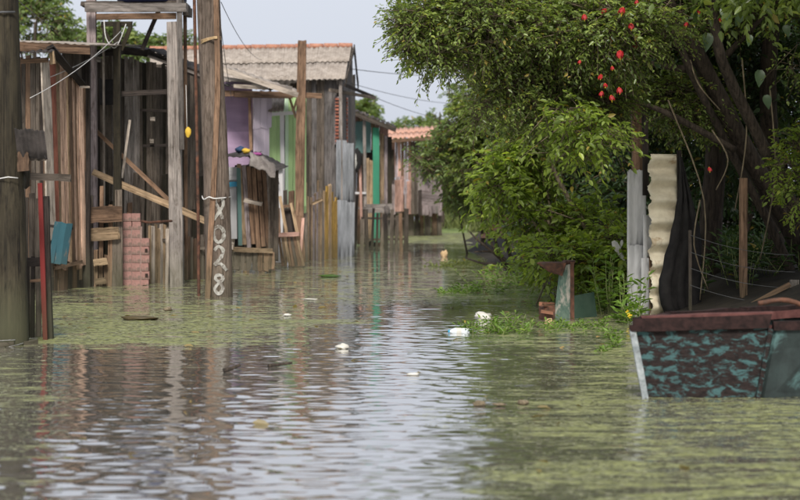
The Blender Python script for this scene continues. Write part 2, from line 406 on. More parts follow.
# floating duckweed, one mesh of small irregular pads
_ph = NP.uniform(0, 6.28, (8, 24)); _dr = NP.normal(0, 1, (8, 24, 2))
def fld(x, y, sc, s):      # smooth random field, about -1..1
    o = 0
    for i in range(24): o = o + np.sin((_dr[s, i, 0] * x + _dr[s, i, 1] * y) * sc + _ph[s, i])
    return o / 5.0
def sst(a, b, x): t = np.clip((x - a) / (b - a), 0, 1); return t * t * (3 - 2 * t)
def weed_density(x, y):
    px = 400 + F * x / y; py = HY + F * H / y
    n = fld(x, y * 1.2, .9, 0) * .6 + fld(x, y, 2.6, 1) * .45 + fld(x, y, 7, 2) * .35
    edge = np.interp(py, [300, 345, 380, 410, 450, 500, 560], [430, 500, 470, 445, 470, 520, 560])
    d = .52 * sst(-70, 140, px - edge + n * 45) * sst(325, 350, py)
    d = np.maximum(d, .60 * sst(298, 306, py) * (1 - sst(340, 356, py)) * (1 - sst(200, 420, px)))
    d = np.maximum(d, .9 * np.exp(-((py - 340) / 5) ** 2) * (1 - sst(180, 320, px)))
    d = np.maximum(d, .75 * np.exp(-((py - 322) / 4) ** 2) * (1 - sst(300, 420, px)))
    d = np.maximum(d, .38 * sst(258, 270, py) * (1 - sst(300, 312, py)))
    d = np.maximum(d,   .42 * sst(296, 306, py) * (1 - sst(345, 352, py)) * sst(410, 520, px))
    d = np.maximum(d, .26 * sst(241, 247, py) * (1 - sst(262, 270, py)) * (1 - .9 * np.exp(-((py - 255) / 2.5) ** 2) * sst(340, 370, px)))
    d = np.maximum(d, .95 * (1 - sst(241, 246, py)))
    d = np.maximum(d, .28 * (1 - sst(30, 110, px)) * sst(345, 360, py))
    d = np.maximum(d, .10 * (1 - sst(345, 400, py)))
    return d, n
_wl = .11 * (5.0 ** NP.uniform(0, 1, 36)); _wa = NP.normal(0, .48, 36); _wp = NP.uniform(0, 6.28, 36)
def ripple(x, y):          # wind ripples, crests mostly across the channel, calmer under duckweed and far off
    h = 0
    for l, a, p in zip(_wl, _wa, _wp):
        k = 6.283 / l; h = h + np.sin((np.sin(a) * x + np.cos(a) * y) * k + p) / k
    d, n = weed_density(x, np.maximum(y, 6)); gust = .65 + .35 * np.clip(fld(x, y, .35, 5), -1, 1)
    return h * RIP * gust * (1 - .55 * np.clip(d * 1.5, 0, 1)) * (1 - sst(28, 60, y)) * (np.abs(x) < 20) * (y > 3)
RIP = .017
_yy = np.concatenate([[-12, 2], 6 * (110 / 6) ** np.linspace(0, 1, 1900)]); _uu = np.linspace(-1, 1, 280)
_Y, _U = np.meshgrid(_yy, _uu, indexing='ij'); _X = _U * (.27 * np.maximum(_Y, 4) + 1.2)
_X = np.concatenate([np.full((len(_yy), 1), -45.), _X, np.full((len(_yy), 1), 45.)], 1); _Y = np.concatenate([_Y[:, :1], _Y, _Y[:, :1]], 1)
_d, _n = weed_density(_X, np.maximum(_Y, 6)); _nr, _nc = _X.shape
_i = (np.arange(_nr - 1)[:, None] * _nc + np.arange(_nc - 1)[None]).ravel()
water = np_mesh('water', np.stack([_X.ravel(), _Y.ravel(), ripple(_X, _Y).ravel()], 1), np.stack([_i, _i + 1, _i + _nc + 1, _i + _nc], 1), water_mat(), smooth=True)
_at = water.data.attributes.new('scum', 'FLOAT', 'POINT'); _at.data.foreach_set('value', np.clip(_d * (1 + .25 * _n), 0, 1).astype(np.float32).ravel())
water['kind'] = 'structure'
def flakes(n, x0, x1, y0, y1, r0, r1, s):
    x = NP.uniform(0, 1, n); y = np.sqrt(NP.uniform(0, 1, n) * (y1 ** 2 - y0 ** 2) + y0 ** 2)
    x = (x0 + (x1 - x0) * x) / F * y
    d, nn = weed_density(x, y)
    fine = fld(x, y * 1.3, 5.0, 3) * .5 + fld(x, y * 1.1, 14, 4) * .5
    keep = NP.uniform(0, 1, n) < np.clip(d * 1.15 + .55 * (d > .05) * (nn * .35 + fine * .45) * np.minimum(1, d * 3) - .12, 0, 1)
    keep &= (x < np.interp(y, [5, 16, 24, 28, 34, 45, 60, 76, 120], [5.8, 4.8, 4.0, 3.4, 2.8, 2.3, 2.3, 3.2, 3.2]))
    x, y = x[keep], y[keep]; k = len(x); r = NP.uniform(r0, r1, k) * NP.uniform(.5, 1, k)
    a = NP.uniform(0, 6.28, k); v = np.zeros((k, 4, 3))
    rz = ripple(x, y)
    for i in range(4):
        rr = r * NP.uniform(.5, 1.2, k); aa = a + i * math.pi / 2
        v[:, i, 0] = x + rr * np.cos(aa) * 1.5; v[:, i, 1] = y + rr * np.sin(aa)
        v[:, i, 2] = rz + .004 + NP.uniform(0, .003, k)
    return v.reshape(-1, 3), k, np.repeat(NP.uniform(0, 1, k), 4)
V, K, T = [], 0, []
for a in ((70000, -430, 430, 9.5, 19, .008, .02, 0), (55000, -430, 430, 19, 32, .012, .035, 1), (25000, -430, 330, 32, 60, .03, .08, 2), (6000, -400, 200, 60, 80, .08, .2, 3)):
    v, k, tt = flakes(*a); V.append(v); K += k; T.append(tt)
def duck_mat():
    m, t, b = newmat('duckweed'); at = nd(t, 'Attribute', attribute_name='tint')
    col = ramp(t, at.outputs['Fac'], [(0, (.10, .10, .045)), (.5, (.16, .165, .08)), (.85, (.24, .245, .135)), (1, (.32, .31, .2))])
    t.links.new(col, b.inputs['Base Color']); b.inputs['Roughness'].default_value = .5; return m
v = np.concatenate(V); q = np.arange(len(v)).reshape(-1, 4)
duck = np_mesh('duckweed', v, q, duck_mat(), tint=np.concatenate(T), n=4)
tag(duck, 'pale green duckweed floating in streaks on the flooded street', 'duckweed', kind='stuff')

#PART2
# ------------------------------------------------------------------ left bank: mossy post and landing at the frame's edge
YP = 21.3
t = thing('mossy_post', 'thick dark mossy wooden post at the left edge, standing in the water', 'post', W(8, 345, YP))
tube('shaft', bend([W(10, 368, YP), W(9, 250, YP), W(6, 120, YP), W(1, -170, YP)], 5), [.20] * 4 + [.19] * 4 + [.17] * 4 + [.15] * 4, M['moss'], t, 14, .05)
tube('wire_tie', [W(-8, 180, YP - .17), W(8, 177, YP - .22), W(18, 178, YP - .17)], .006, M['wire_pale'], t, 5)
tube('cable_band', [W(-8, 13, YP - .15), W(3, 12, YP - .19), W(15, 12, YP - .13)], .012, M['wire'], t, 5)

YL = 22.2
t = thing('landing_shelter', 'small dark landing hut with corrugated awning behind the mossy post', 'hut', W(36, 340, YL))
wl = Wall(14, YL + .25, 50, YL + .25)
planks(t, wl, 16, 50, 5, lambda p: 196 + (p - 16) * .1, 342, [M['black'], M['dark']], .12, 4, 1)  # near-black boards stand in for the unlit interior of the hut
planks(t, Wall(22, YL, 40, YL), 25, 36, 2, lambda p: 262, 350, [M['black'], M['dark']], .3, 6, 2, off=.05)
pb(t, 50, 350, 45, 196, 7, YL - .02, M['black'], thick=.09, name='corner_post')
pb(t, 45.5, 345, 40, 183, 4.4, YL - .18, M['redpaint'], thick=.05, name='red_pole')
pb(t, 30, 281, 42, 280, 3, YL - .12, M['brown'], thick=.05, name='crosspiece')
pb(t, 24, 262, 45, 262, 9, YL - .06, M['black'], thick=.05, name='crosspiece')
pb(t, 20, 176, 71, 178, 7.5, YL + .05, M['dark'], thick=.08, name='beam')
plank(t, W(26, 186, YL + .2), W(26, 157, YL + .2), .10, .1, M['brown'], name='stub_post')
corr('awning_sheet', W(14.5, 129, YL - 1.25), W(45, 131, YL - 1.25) - W(14.5, 129, YL - 1.25), W(17.5, 157, YL - 1.12) - W(14.5, 129, YL - 1.25), M['darkroof'], t, .085, .014, .006, 3, .02)
plank(t, W(24, 170, YL - 1.1), W(24, 150, YL - 1.1), .12, .08, M['brown'], name='bracket'); plank(t, W(25, 184, YL - .1), W(25, 166, YL - 1.1), .1, .06, M['black'], name='bracket')
plank(t, W(18, 158, YL - 1.08), W(46, 158, YL - 1.08), .06, .05, M['dark'], name='batten')
plank(t, W(21, 196, YL - .05), W(21, 158, YL + .1), .06, .05, M['black'], name='bracket')
plank(t, W(-2, 347, YP - .3), W(37, 344, YP + .1), .09, .07, M['dark'], name='floating_rail')
tube('wire', [W(-6, 341, YP - .24), W(12, 340, YP - .28), W(38, 338, YL - .2)], .006, M['wire_pale'], t, 5)
tube('wire', [W(0, 349, YP - .24), W(20, 344, YP - .28), W(36, 339, YL - .2)], .005, M['wire_pale'], t, 5)

# ------------------------------------------------------------------ first plank shack
t = thing('plank_shack', 'tall shack with a pinkish weathered plank side wall behind the turquoise board', 'shack', W(60, 292, 32.5))
wf = Wall(2, 32.6, 42, 32.2); ws = Wall(38, 31.9, 90, 34.2)
planks(t, wf, 0, 40, 9, 57, 292, [M['dark'], M['brown'], M['brown'], M['dark']], .04, 2, 3)
planks(t, Wall(50, 33.0, 90, 34.8), 62, 90, 6, 50, 130, [M['dark'], M['grey'], M['dark']], .06, 1, 3)
planks(t, ws, 37.5, 46, 1, 60, 240, [M['pale']], .05, 1, 3, off=.05, slant=7)
planks(t, ws, 46, 84, 8, 100, 292, [M['brown'], M['dark']], .0, 1, 3, off=-.04, name='back_plank')
planks(t, ws, 46, 53, 1, 63, 262, [M['red_board']], .05, 1, 3, off=.03, slant=5)
planks(t, ws, 52.5, 85, 13, lambda p: 54 + (p - 51) * 1.02, lambda p: 268 - (p - 52) * .1, [M['pink'], M['pink'], M['tan'], M['pink'], M['salmon'], M['brown']], .09, 1.5, 6, cut=.2, slant=4, lean=.03)
planks(t, ws, 38, 84, 10, 250, lambda p: 297 - (p - 38) * .12, [M['dark'], M['pink'], M['tan'], M['dark'], M['brown']], .28, 8, 1.5, off=-.05)
pb(t, 55, 268, 82, 262, 4, 32.6, M['brown'], 33.6, .04, 'rail')
pb(t, 50, 47, 82, 84, 7, 32.0, M['black'], 33.6, .06, 'edge_beam')
pb(t, 51.5, 51, 53, 64, 5, 31.9, M['tan'], None, .08, 'rafter_end')
pb(t, 80, 87, 90, 87, 2, 33.4, M['pale'], None, .03, 'batten')
pb(t, 86.5, 292, 86, 48, 8, 34.0, M['black'], None, .12, 'corner_post')
pb(t, 6, 46, 89, 50, 9, 31.45, M['brown'], 33.1, .05, 'fascia')
pb(t, 6, 62, 48, 60, 5, 32.1, M['brown'], 31.85, .05, 'lintel')
o = W(4, 40.5, 31.5); u = W(90, 45.5, 33.2) - o
corr('roof_sheet', o, u * .5, Vector((.4, 3.6, .25)), M['asb'], t, .2, .008, .012, 3, .02)
corr('roof_sheet', o + u * .49 + Vector((0, 0, .012)), u * .52, Vector((.4, 3.6, .25)), M['asb'], t, .2, .008, .012, 3, .02)
planks(t, Wall(0, 35.5, 92, 36.2), -4, 92, 12, 60, 285, [M['black']], 0, 1, 1, name='back_plank')
corr('eave_sheet', W(8, 53, 31.6), W(50, 52, 31.6) - W(8, 53, 31.6), Vector((0, .5, .08)), M['darkroof'], t, .1, .014, .006, 2, .01)
t = thing('turquoise_board', 'tilted board with peeling turquoise paint hanging on the pinkish plank shack', 'board', W(60, 266, 31.5))
for i in range(3):
    pb(t, 51 + i * 6.4, 263 + i * .8, 58 + i * 5.8, 222 + i * .8, 6.4, 31.55, M['turq'], thick=.04)
pb(t, 50, 226, 73, 228, 3, 31.62, M['black'], thick=.04, name='batten')

# ------------------------------------------------------------------ water tower of rough timber
YT = 35.6
t = thing('water_tower', 'rough timber tower frame of posts and beams rising above the dark shack', 'tower', W(135, 283, YT))
pb(t, 93, 285, 91.5, -6, 9, YT, M['mauve'], thick=.15, name='post')
pb(t, 117.5, 284, 117, 22, 7.5, YT - .4, M['moss'], thick=.12, name='post')
pb(t, 177, 284, 173.5, 22, 13, YT - .2, M['grey'], thick=.2, name='post')
pb(t, 182, 150, 179, -6, 5, YT - .35, M['grey'], thick=.08, name='post')
pb(t, 186.5, 280, 185, 10, 3.5, YT + .3, M['brown'], thick=.06, name='post')
pb(t, 104, 210, 103.5, 30, 2, YT + .4, M['pale'], thick=.03, name='post')
pb(t, 86, 7.5, 187, 7.5, 9, YT - .35, M['grey'], thick=.12, name='beam')
pb(t, 87, 17, 176, 16, 6, YT + .05, M['brown'], thick=.12, name='beam')
pb(t, 85, 6, 188, 6, 4, YT + .45, M['dark'], thick=1.2, name='deck')
pb(t, 185, 12, 190, 12, 9, YT + .4, M['dark'], thick=.5, name='beam')
pb(t, 163, 0, 142, 50, 4, YT + .25, M['black'], thick=.06, name='brace')
pb(t, 101, 24, 132, 24, 5, YT - .3, M['moss'], thick=.08, name='bracket')
pb(t, 102, 26, 113, 48, 4, YT - .3, M['moss'], thick=.06, name='bracket')
pb(t, 131, 26, 121, 50, 4, YT - .3, M['moss'], thick=.06, name='bracket')
pb(t, 118, 94, 172, 91.5, 5, YT - .1, M['black'], thick=.1, name='beam')
pb(t, 88, 58, 101, 60, 5, YT - .05, M['grey'], thick=.05, name='beam')
pb(t, 91, 126, 172, 203, 4, YT + .15, M['brown'], thick=.05, name='brace')
pb(t, 93, 172, 206, 221, 6.5, YT - .28, M['tan'], thick=.05, name='brace')
pb(t, 122, 178, 130, 120, 2.4, YT + .1, M['pale'], thick=.03, name='brace')
tube('cable', bend([W(104, 20, YT - .5), W(106, 38, YT - .5), W(114, 48, YT - .5), W(120, 40, YT - .5), W(126, 24, YT - .5)], 4), .009, M['wire_pale'], t, 5)
t = thing('water_tank', 'dark blue water tank standing on top of the timber tower', 'tank', W(150, 4.0, YT))
o = Vector(t.location); prof = [(.58, .03), (.62, .06), (.63, .2), (.60, .24), (.63, .28), (.64, .5), (.61, .54), (.64, .58), (.66, .9), (.6, .98)]
v = []; f = []
for r_, z in prof:
    for k in range(28): a = k * math.pi / 14; v.append(o + Vector((r_ * math.cos(a), r_ * math.sin(a) + .3, z)))
for i in range(len(prof) - 1):
    for k in range(28): f.append((i * 28 + k, i * 28 + (k + 1) % 28, i * 28 + 28 + (k + 1) % 28, i * 28 + 28 + k))
f.append(tuple(reversed(range(28)))); f.append(tuple(range(9 * 28, 280)))
mesh('tank_body', v, f, M['tank'], t, True)
tube('tank_lid', [o + Vector((0, .3, .98)), o + Vector((0, .3, 1.04))], [.56, .4], M['tank'], t, 24)

# ------------------------------------------------------------------ dark shack behind the tower
t = thing('dark_shack', 'dark plank shack behind the timber tower with sagging roof edge', 'shack', W(150, 280, 37.6))
wd = Wall(86, 36.6, 206, 38.8)
topd = lambda p: 58 + (0 if p < 130 else (p - 130) * .25)
planks(t, wd, 88, 124, 9, topd, 284, [M['dark'], M['dark'], M['grey'], M['black']], .08, 3, 2)
planks(t, wd, 123, 143, 6, topd, 282, [M['dark'], M['grey'], M['grey']], .10, 3, 3, lean=.05)
planks(t, wd, 142, 206, 19, topd, 279, [M['dark'], M['dark'], M['dark'], M['moss']], .04, 3, 2)
planks(t, wd, 90, 206, 20, 190, 281, [M['dark'], M['moss'], M['brown'], M['dark']], .3, 20, 2, off=.06, skip=.25)
pb(t, 140, 110, 172, 111, 2.5, 37.0, M['black'], thick=.05, name='rail'); pb(t, 142, 146, 172, 145, 2.5, 37.0, M['black'], thick=.05, name='rail')
pb(t, 150, 119, 155, 119, 4, 36.9, M['pale'], thick=.02, name='patch'); pb(t, 150, 141, 154, 141, 4, 36.9, M['pale'], thick=.02, name='patch')
pb(t, 99, 92, 116, 92, 26, 36.75, M['cloth_black'], thick=.03, name='window_shutter')
for a, b_ in (((96, 50), (124, 47)), ((122, 47), (150, 50)), ((148, 49), (168, 57)), ((164, 57), (188, 66)), ((184, 66), (208, 74))):
    A, B = W(a[0], a[1], 36.2), W(b_[0], b_[1], 36.6)
    corr('roof_sheet', A, B - A, Vector((.1, 1.3, .1)), M['darkroof'], t, .17, .008, .012, 3, .03)
    plank(t, A + Vector((0, .05, -.07)), B + Vector((0, .05, -.07)), .12, .05, M['black'], name='fascia')
planks(t, Wall(86, 38.6, 206, 40.8), 84, 206, 14, 66, 281, [M['black'], M['dark']], -.05, 1, 1, name='back_plank')
pb(t, 148, 56, 205, 77, 2.5, 36.2, M['grey'], thick=.04, name='batten')

t = thing('board_barrier', 'barrier of wide weathered boards nailed to stakes beside the clay block pier', 'barrier', W(104, 288, 34.4))
pb(t, 88, 215, 121, 214, 16, 34.2, M['brown'], thick=.05); pb(t, 89, 235, 119, 233, 13, 34.2, M['tan'], thick=.05)
pb(t, 93, 263, 107, 261, 7, 34.15, M['tan'], thick=.04); pb(t, 95, 282, 106, 280, 6, 34.15, M['tan'], thick=.04)
for x, y0, y1, w_ in ((91, 290, 195, 5), (101, 290, 186, 4), (110, 288, 205, 4), (119.5, 288, 190, 7), (96, 291, 250, 4), (114, 289, 240, 5), (106, 289, 255, 4)):
    pb(t, x, y0, x + R.uniform(-1, 1), y1, w_, 34.3 + R.uniform(-.05, .05), M['dark'] if w_ > 4 else M['brown'], thick=.05, name='stake')

# clay block pier: every hollow block is a piece
YB = 34.6
t = thing('clay_block_pier', 'stepped pier of pinkish red hollow clay blocks standing in the water', 'pier', W(135, 284, YB))
s = YB / F
cols = ((122.5, 8.7), (131.4, 8.7), (140.2, 8.3))
for r_ in range(9):
    yb = 288 - r_ * 8.3
    for ci, (x, w_) in enumerate(cols):
        if ci == 2 and r_ > 5: continue
        x0 = x + (0 if r_ % 2 == 0 else .5) + (.06 * r_ if ci == 2 else 0)
        c = W(x0 + w_ / 2, yb - 4.1, YB)
        b = box('clay_block', (c.x + R.uniform(-.004, .004), c.y + .06 + R.uniform(-.006, .006), c.z), (w_ * s - .003, .12, 8.3 * s - .003), M['clay'], t, R.uniform(-.03, .03), .008)
        if ci == 2 and r_ in (1, 4):
            mesh_c = (c.x + .03, c.y - .002, c.z); box('hollow', mesh_c, (.05, .012, .07), M['hole'], b, 0, .002)
box('mortar_core', W(133.2, 256.5, YB + .053) , (18.2 * s, .09, 60 * s), M['mortar'], t)
t = thing('rusty_bar', 'thin rusty bar lying on top of the clay block pier', 'bar', W(140, 214, YB))
tube('bar', [W(127, 213.4, YB + .02), W(140, 221, YB + .04), W(148, 222.4, YB + .1), W(172, 221, YB + .4)], .022, M['rust'], t, 7)

t = thing('slat_fence', 'short fence of grey tan slats right of the clay block pier', 'fence', W(158, 283, 35.4))
planks(t, Wall(148, 35.2, 172, 35.8), 148.5, 168.5, 7, lambda p: 226, 285, [M['tan'], M['grey'], M['pale'], M['tan']], .14, 3, 1)
pb(t, 148, 240, 169, 240, 3, 35.55, M['dark'], thick=.04, name='rail')
pb(t, 167, 285, 167.5, 229, 3.4, 35.4, M['pale'], thick=.05, name='end_post')
t = thing('stake_fence', 'low dark stake fence between the slat fence and the numbered pole', 'fence', W(188, 280, 36.8))
planks(t, Wall(168, 36.4, 207, 37.2), 169, 207, 11, lambda p: 244 - (6 if p > 185 else 0), 281, [M['brown'], M['mauve'], M['dark'], M['brown']], .18, 8, 1)
pb(t, 168, 250, 207, 248, 3, 37.0, M['dark'], thick=.05, name='rail')

# ------------------------------------------------------------------ numbered utility pole
YU = 30.8
t = thing('utility_pole', 'thick wooden utility pole with painted white number standing in the water', 'pole', W(219, 297, YU))
ctr = [(219.5, 318), (218.5, 260), (217, 200), (214.5, 130), (211, 60), (203, -140)]; rp = [14, 13.6, 13.2, 12.6, 12, 11]
pts = bend([W(x, y, YU) for x, y in ctr], 4); rr = list(np.interp(np.linspace(0, 5, len(pts)), range(6), [a * YU / F for a in rp]))
pole = tube('shaft', pts, rr, M['pole'], t, 18, .025)
tube('batten', bend([W(207, 312, YU - .21), W(210, 250, YU - .225), W(213.5, 190, YU - .225), W(216.5, 120, YU - .215), W(217.5, 60, YU - .21), W(213, -140, YU - .2)], 3), [.058] * 16, M['brown'], t, 4, .06, False)
def pole_pt(u, py, lift=.005):      # point on the pole's face, u in px right of its axis
    cx = np.interp(py, [60, 130, 200, 260, 318], [211, 214.5, 217, 218.5, 219.5]); rad = np.interp(py, [60, 130, 200, 260, 318], [12, 12.6, 13.2, 13.6, 14]) * YU / F
    ux = u * YU / F; d = math.sqrt(max(1e-4, rad * rad * 1.04 - ux * ux))
    return Vector(((cx - 400) * YU / F + ux, YU - d - lift, Zof(py, YU)))
def stroke(name, uv, wpx=3.0):
    pts = bend([Vector((a, b, 0)) for a, b in uv], 5); v = []; f = []
    for i, p in enumerate(pts):
        d = (pts[min(i + 1, len(pts) - 1)] - pts[max(i - 1, 0)]).normalized(); n = Vector((-d.y, d.x, 0)) * wpx / 2 * R.uniform(.75, 1.15)
        for q_, l in ((p - n, .004), (p + n, .004), (p + n, -.01), (p - n, -.01)): v.append(pole_pt(q_.x, q_.y, l + (.002 if l > 0 else 0)))
    for i in range(len(pts) - 1):
        for k in range(4): f.append((i * 4 + k, i * 4 + (k + 1) % 4, i * 4 + 4 + (k + 1) % 4, i * 4 + 4 + k))
    return mesh(name, v, f, M['paint'], t)
stroke('painted_letter', [(-1.5, 198), (1, 205), (4, 211), (6, 219)], 3.2); stroke('painted_letter_stroke', [(6.5, 198), (7, 205), (3.5, 211), (-2.5, 220)], 3)
stroke('painted_digit', [(2.6, 226), (-2.4, 229), (-2.6, 237), (1.6, 242), (6.4, 238), (6.6, 230), (2.6, 226)], 3.4)
stroke('painted_digit', [(-2.6, 250), (1.6, 246), (6, 250), (3.6, 257), (-2.4, 264), (3, 263), (9, 270)], 3.4)
stroke('painted_digit', [(4.4, 275.5), (0, 274.5), (-2, 278), (2.6, 282.5), (5, 288), (1, 293), (-3, 288.5), (.6, 283), (5, 278.5), (4.4, 275.5)], 3.3)
tube('wire_tie', bend([W(202, 196, YU - .05), W(204, 199.5, YU - .2), W(209, 197, YU - .29), W(214, 198.5, YU - .29), W(222, 198, YU - .23), W(231, 197, YU)], 3), .010, M['wire_pale'], t, 5)
for k in range(4):
    tube('rope_tie', bend([W(199, 41 + k * 1.3, YU), W(203, 39.5 + k, YU - .18), W(210, 37.5 + k * .7, YU - .215), W(217, 36.5 + k * .6, YU - .27), W(221, 37 + k, YU - .1)], 3), .007, M['rope'], t, 5)
t = thing('iron_rod', 'thin reddish brown iron rod running down beside the numbered pole', 'rod', W(196, 292, YU + .4))
tube('rod', bend([W(199, 312, YU + .3), W(198, 200, YU + .3), W(195.5, 60, YU + .3), W(194, -20, YU + .3)], 4), .026, M['rust'], t, 7)
t = thing('hanging_rag', 'small yellow orange rag hanging from a string by the tower post', 'rag', W(188, 135, YT - .4))
tube('string', [W(186, 85, YT - .2), W(187, 129, YT - .45)], .006, M['wire_pale'], t, 4)
v = []; f = []
for j in range(5):
    for k in range(8):
        a = k * math.pi / 4; r_ = (.02, .05, .06, .045, .02)[j] * R.uniform(.7, 1.2); p = W(188, 127 + j * 2.6, YT - .45); v.append(p + Vector((r_ * math.cos(a), r_ * math.sin(a) * .5, 0)))
for j in range(4):
    for k in range(8): f.append((j * 8 + k, j * 8 + (k + 1) % 8, j * 8 + 8 + (k + 1) % 8, j * 8 + 8 + k))
mesh('cloth', v, f, M['yellow_cloth'], t, True)

# ------------------------------------------------------------------ purple house and green house
t = thing('purple_house', 'lilac and purple board house behind the numbered pole', 'house', W(245, 266, 45))
wp = Wall(216, 44.6, 254, 45.2); wp2 = Wall(252, 44.9, 270, 45.4)
for i in range(7):
    y = 88 + i * 12.5; A, B = wp.at(217), wp.at(252)
    plank(t, Vector((A.x, A.y, Zof(y, A.y))), Vector((B.x, B.y, Zof(y, B.y))), 12.7 * 44.9 / F, .03, M['purple'], wp.n, name='wall_board', rough=.3)
planks(t, wp2, 252, 270, 3, 92, 128, [M['lilac']], .03, 1, .5, off=.04); planks(t, wp2, 252.5, 268, 3, 127.5, 168, [M['lilac']], .03, .5, 1, off=.02)
for i in range(3):
    for j in range(8):
        p = wp2.at(256.5 + i * 3.6); b = box('vent_hole', (p.x - .01, p.y - .012, Zof(131 + j * 4.2, p.y)), (.04, .03, .045), M['mauve'], t, 0, .004)
pb(t, 249.5, 98, 251, 150, 3, 44.75, M['brown'], thick=.05, name='door_jamb')
planks(t, Wall(216, 45.2, 300, 45.6), 218, 300, 14, 190, 264, [M['dark'], M['brown'], M['black']], .1, 2, 2)
A, B = W(214, 84, 43.8), W(270, 90, 44.3)
corr('porch_roof', A, B - A, Vector((0, 1.3, .1)), M['darkroof'], t, .17, .015, .012, 3, .02)
pb(t, 214, 94, 234, 93, 6, 44.0, M['brown'], thick=.1, name='porch_beam'); pb(t, 234, 94, 292, 95, 7, 44.0, M['brown'], thick=.12, name='porch_beam')
pb(t, 284, 94.5, 322, 96, 5, 44.2, M['brown'], thick=.1, name='porch_beam')
pb(t, 218, 68, 298, 95, 5, 43.6, M['pale'], thick=.08, name='barge_board'); pb(t, 222, 78, 292, 88, 3.4, 43.7, M['grey'], thick=.05, name='barge_board')
pb(t, 234, 86, 268, 88, 4, 43.65, M['pale'], thick=.03, name='loose_sheet')
A, B = W(220, 66, 44.1), W(300, 93, 44.3)
corr('lean_to_sheet', A, B - A, Vector((.2, 1.3, .03)), M['asb'], t, .2, .015, .012, 3, .02)
t = thing('green_house', 'green and mint painted board house front beside the brown pole', 'house', W(288, 262, 46))
wg = Wall(267, 45.9, 310, 46.1)
planks(t, wg, 268, 281, 3, 112, 214, [M['green']], .02, .3, 2); planks(t, wg, 285, 306, 5, 96, 214, [M['mint'], M['green']], .03, .5, 2); planks(t, wg, 268, 286, 3, 96, 113, [M['mint']], .03, .5, .5)
planks(t, Wall(214, 46.6, 310, 46.6), 214, 310, 12, 98, 250, [M['dark'], M['black']], -.1, .5, 2, name='back_plank')
pb(t, 283, 214, 282, 112, 4, 45.82, M['white'], thick=.05, name='door_frame'); pb(t, 268, 114.5, 297, 112.5, 3.5, 45.8, M['white'], thick=.05, name='door_frame')
pb(t, 304.5, 206, 304.5, 100, 3.5, 45.8, M['green'], thick=.05, name='corner_board')
planks(t, wg, 268, 308, 8, 212, 262, [M['dark'], M['black'], M['brown']], .1, 2, 2)
A, B = W(268, 112, 45.2), W(284, 111, 45.2)
corr('awning_sheet', A, B - A, W(285, 97, 45.8) - B, M['asb'], t, .085, .014, .006, 2)
pb(t, 287, 90, 296, 118, 2.5, 45.3, M['tan'], thick=.04, name='roof_brace'); pb(t, 300, 90, 293, 112, 2.5, 45.3, M['tan'], thick=.04, name='roof_brace')
t = thing('brown_pole', 'tall squared brown wooden pole in front of the green house', 'pole', W(300, 262, 44.5))
plank(t, W(298.5, 266, 44.0), W(302, 41, 44.0), .20, .18, M['brown'], name='shaft')
t = thing('white_post', 'whitewashed post with dark band beside the green house', 'post', W(279, 262, 43.4))
plank(t, W(279.5, 262, 43.4), W(279, 166, 43.4), .17, .12, M['white'], name='shaft'); plank(t, W(274, 168, 43.3), W(285, 167, 43.3), .05, .12, M['white'], name='cap')
pb(t, 275.5, 200, 275.5, 168, 3, 43.3, M['lilac'], thick=.04, name='side_board')
pb(t, 273, 181, 279, 181, 6, 43.2, M['black'], thick=.04, name='dark_band')

# ------------------------------------------------------------------ low shed with tarp roof
YS = 40.2
t = thing('low_shed', 'low leaning shed with tarp roof and blue striped panel right of numbered pole', 'shed', W(252, 268, YS))
wsd = Wall(236, 40.4, 270, 40.0)
for i, x in enumerate((241, 245.5, 250, 255, 260, 265, 269)):
    pb(t, x + 3.5, 246 + R.uniform(-2, 2), x - 2 + i * .2, 164 + i * 1.2, 4.4, 40.3, R.choice([M['brown'], M['tan'], M['grey'], M['mauve']]), thick=.03)
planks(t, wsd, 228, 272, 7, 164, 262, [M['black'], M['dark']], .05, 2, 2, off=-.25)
pb(t, 231.5, 238, 231, 168, 12, 40.5, M['white'], thick=.03, name='panel'); pb(t, 226.5, 184.5, 240, 184, 5, 40.45, M['blue'], thick=.02, name='blue_stripe')
pb(t, 226, 178, 240, 178, 4, 40.44, M['white'], thick=.02, name='panel'); pb(t, 240.5, 245, 238.5, 168, 4, 40.3, M['teal'], thick=.04, name='jamb')
pb(t, 244, 200, 262, 204, 4.5, 40.1, M['pale'], thick=.03, name='rail')
pb(t, 225, 249, 273, 251, 4.5, 39.9, M['tan'], thick=.2, name='platform_edge'); pb(t, 226, 244, 234, 246, 7, 39.8, M['pale'], thick=.1, name='platform_rubble')
planks(t, Wall(226, 39.9, 275, 39.9), 228, 275, 8, 252, 270, [M['dark'], M['brown'], M['black']], .1, 1, 1)
for (x0, y0), (x1, y1) in (((222, 150), (250, 151)), ((247, 150), (277, 166))):
    A, B = W(x0, y0 + 6, 39.4), W(x1, y1 + 5, 39.4)
    corr('roof_sheet', A, B - A, Vector((.15, 1.3, .1)), M['darkroof'], t, .13, .008, .01, 3, .03, .03)
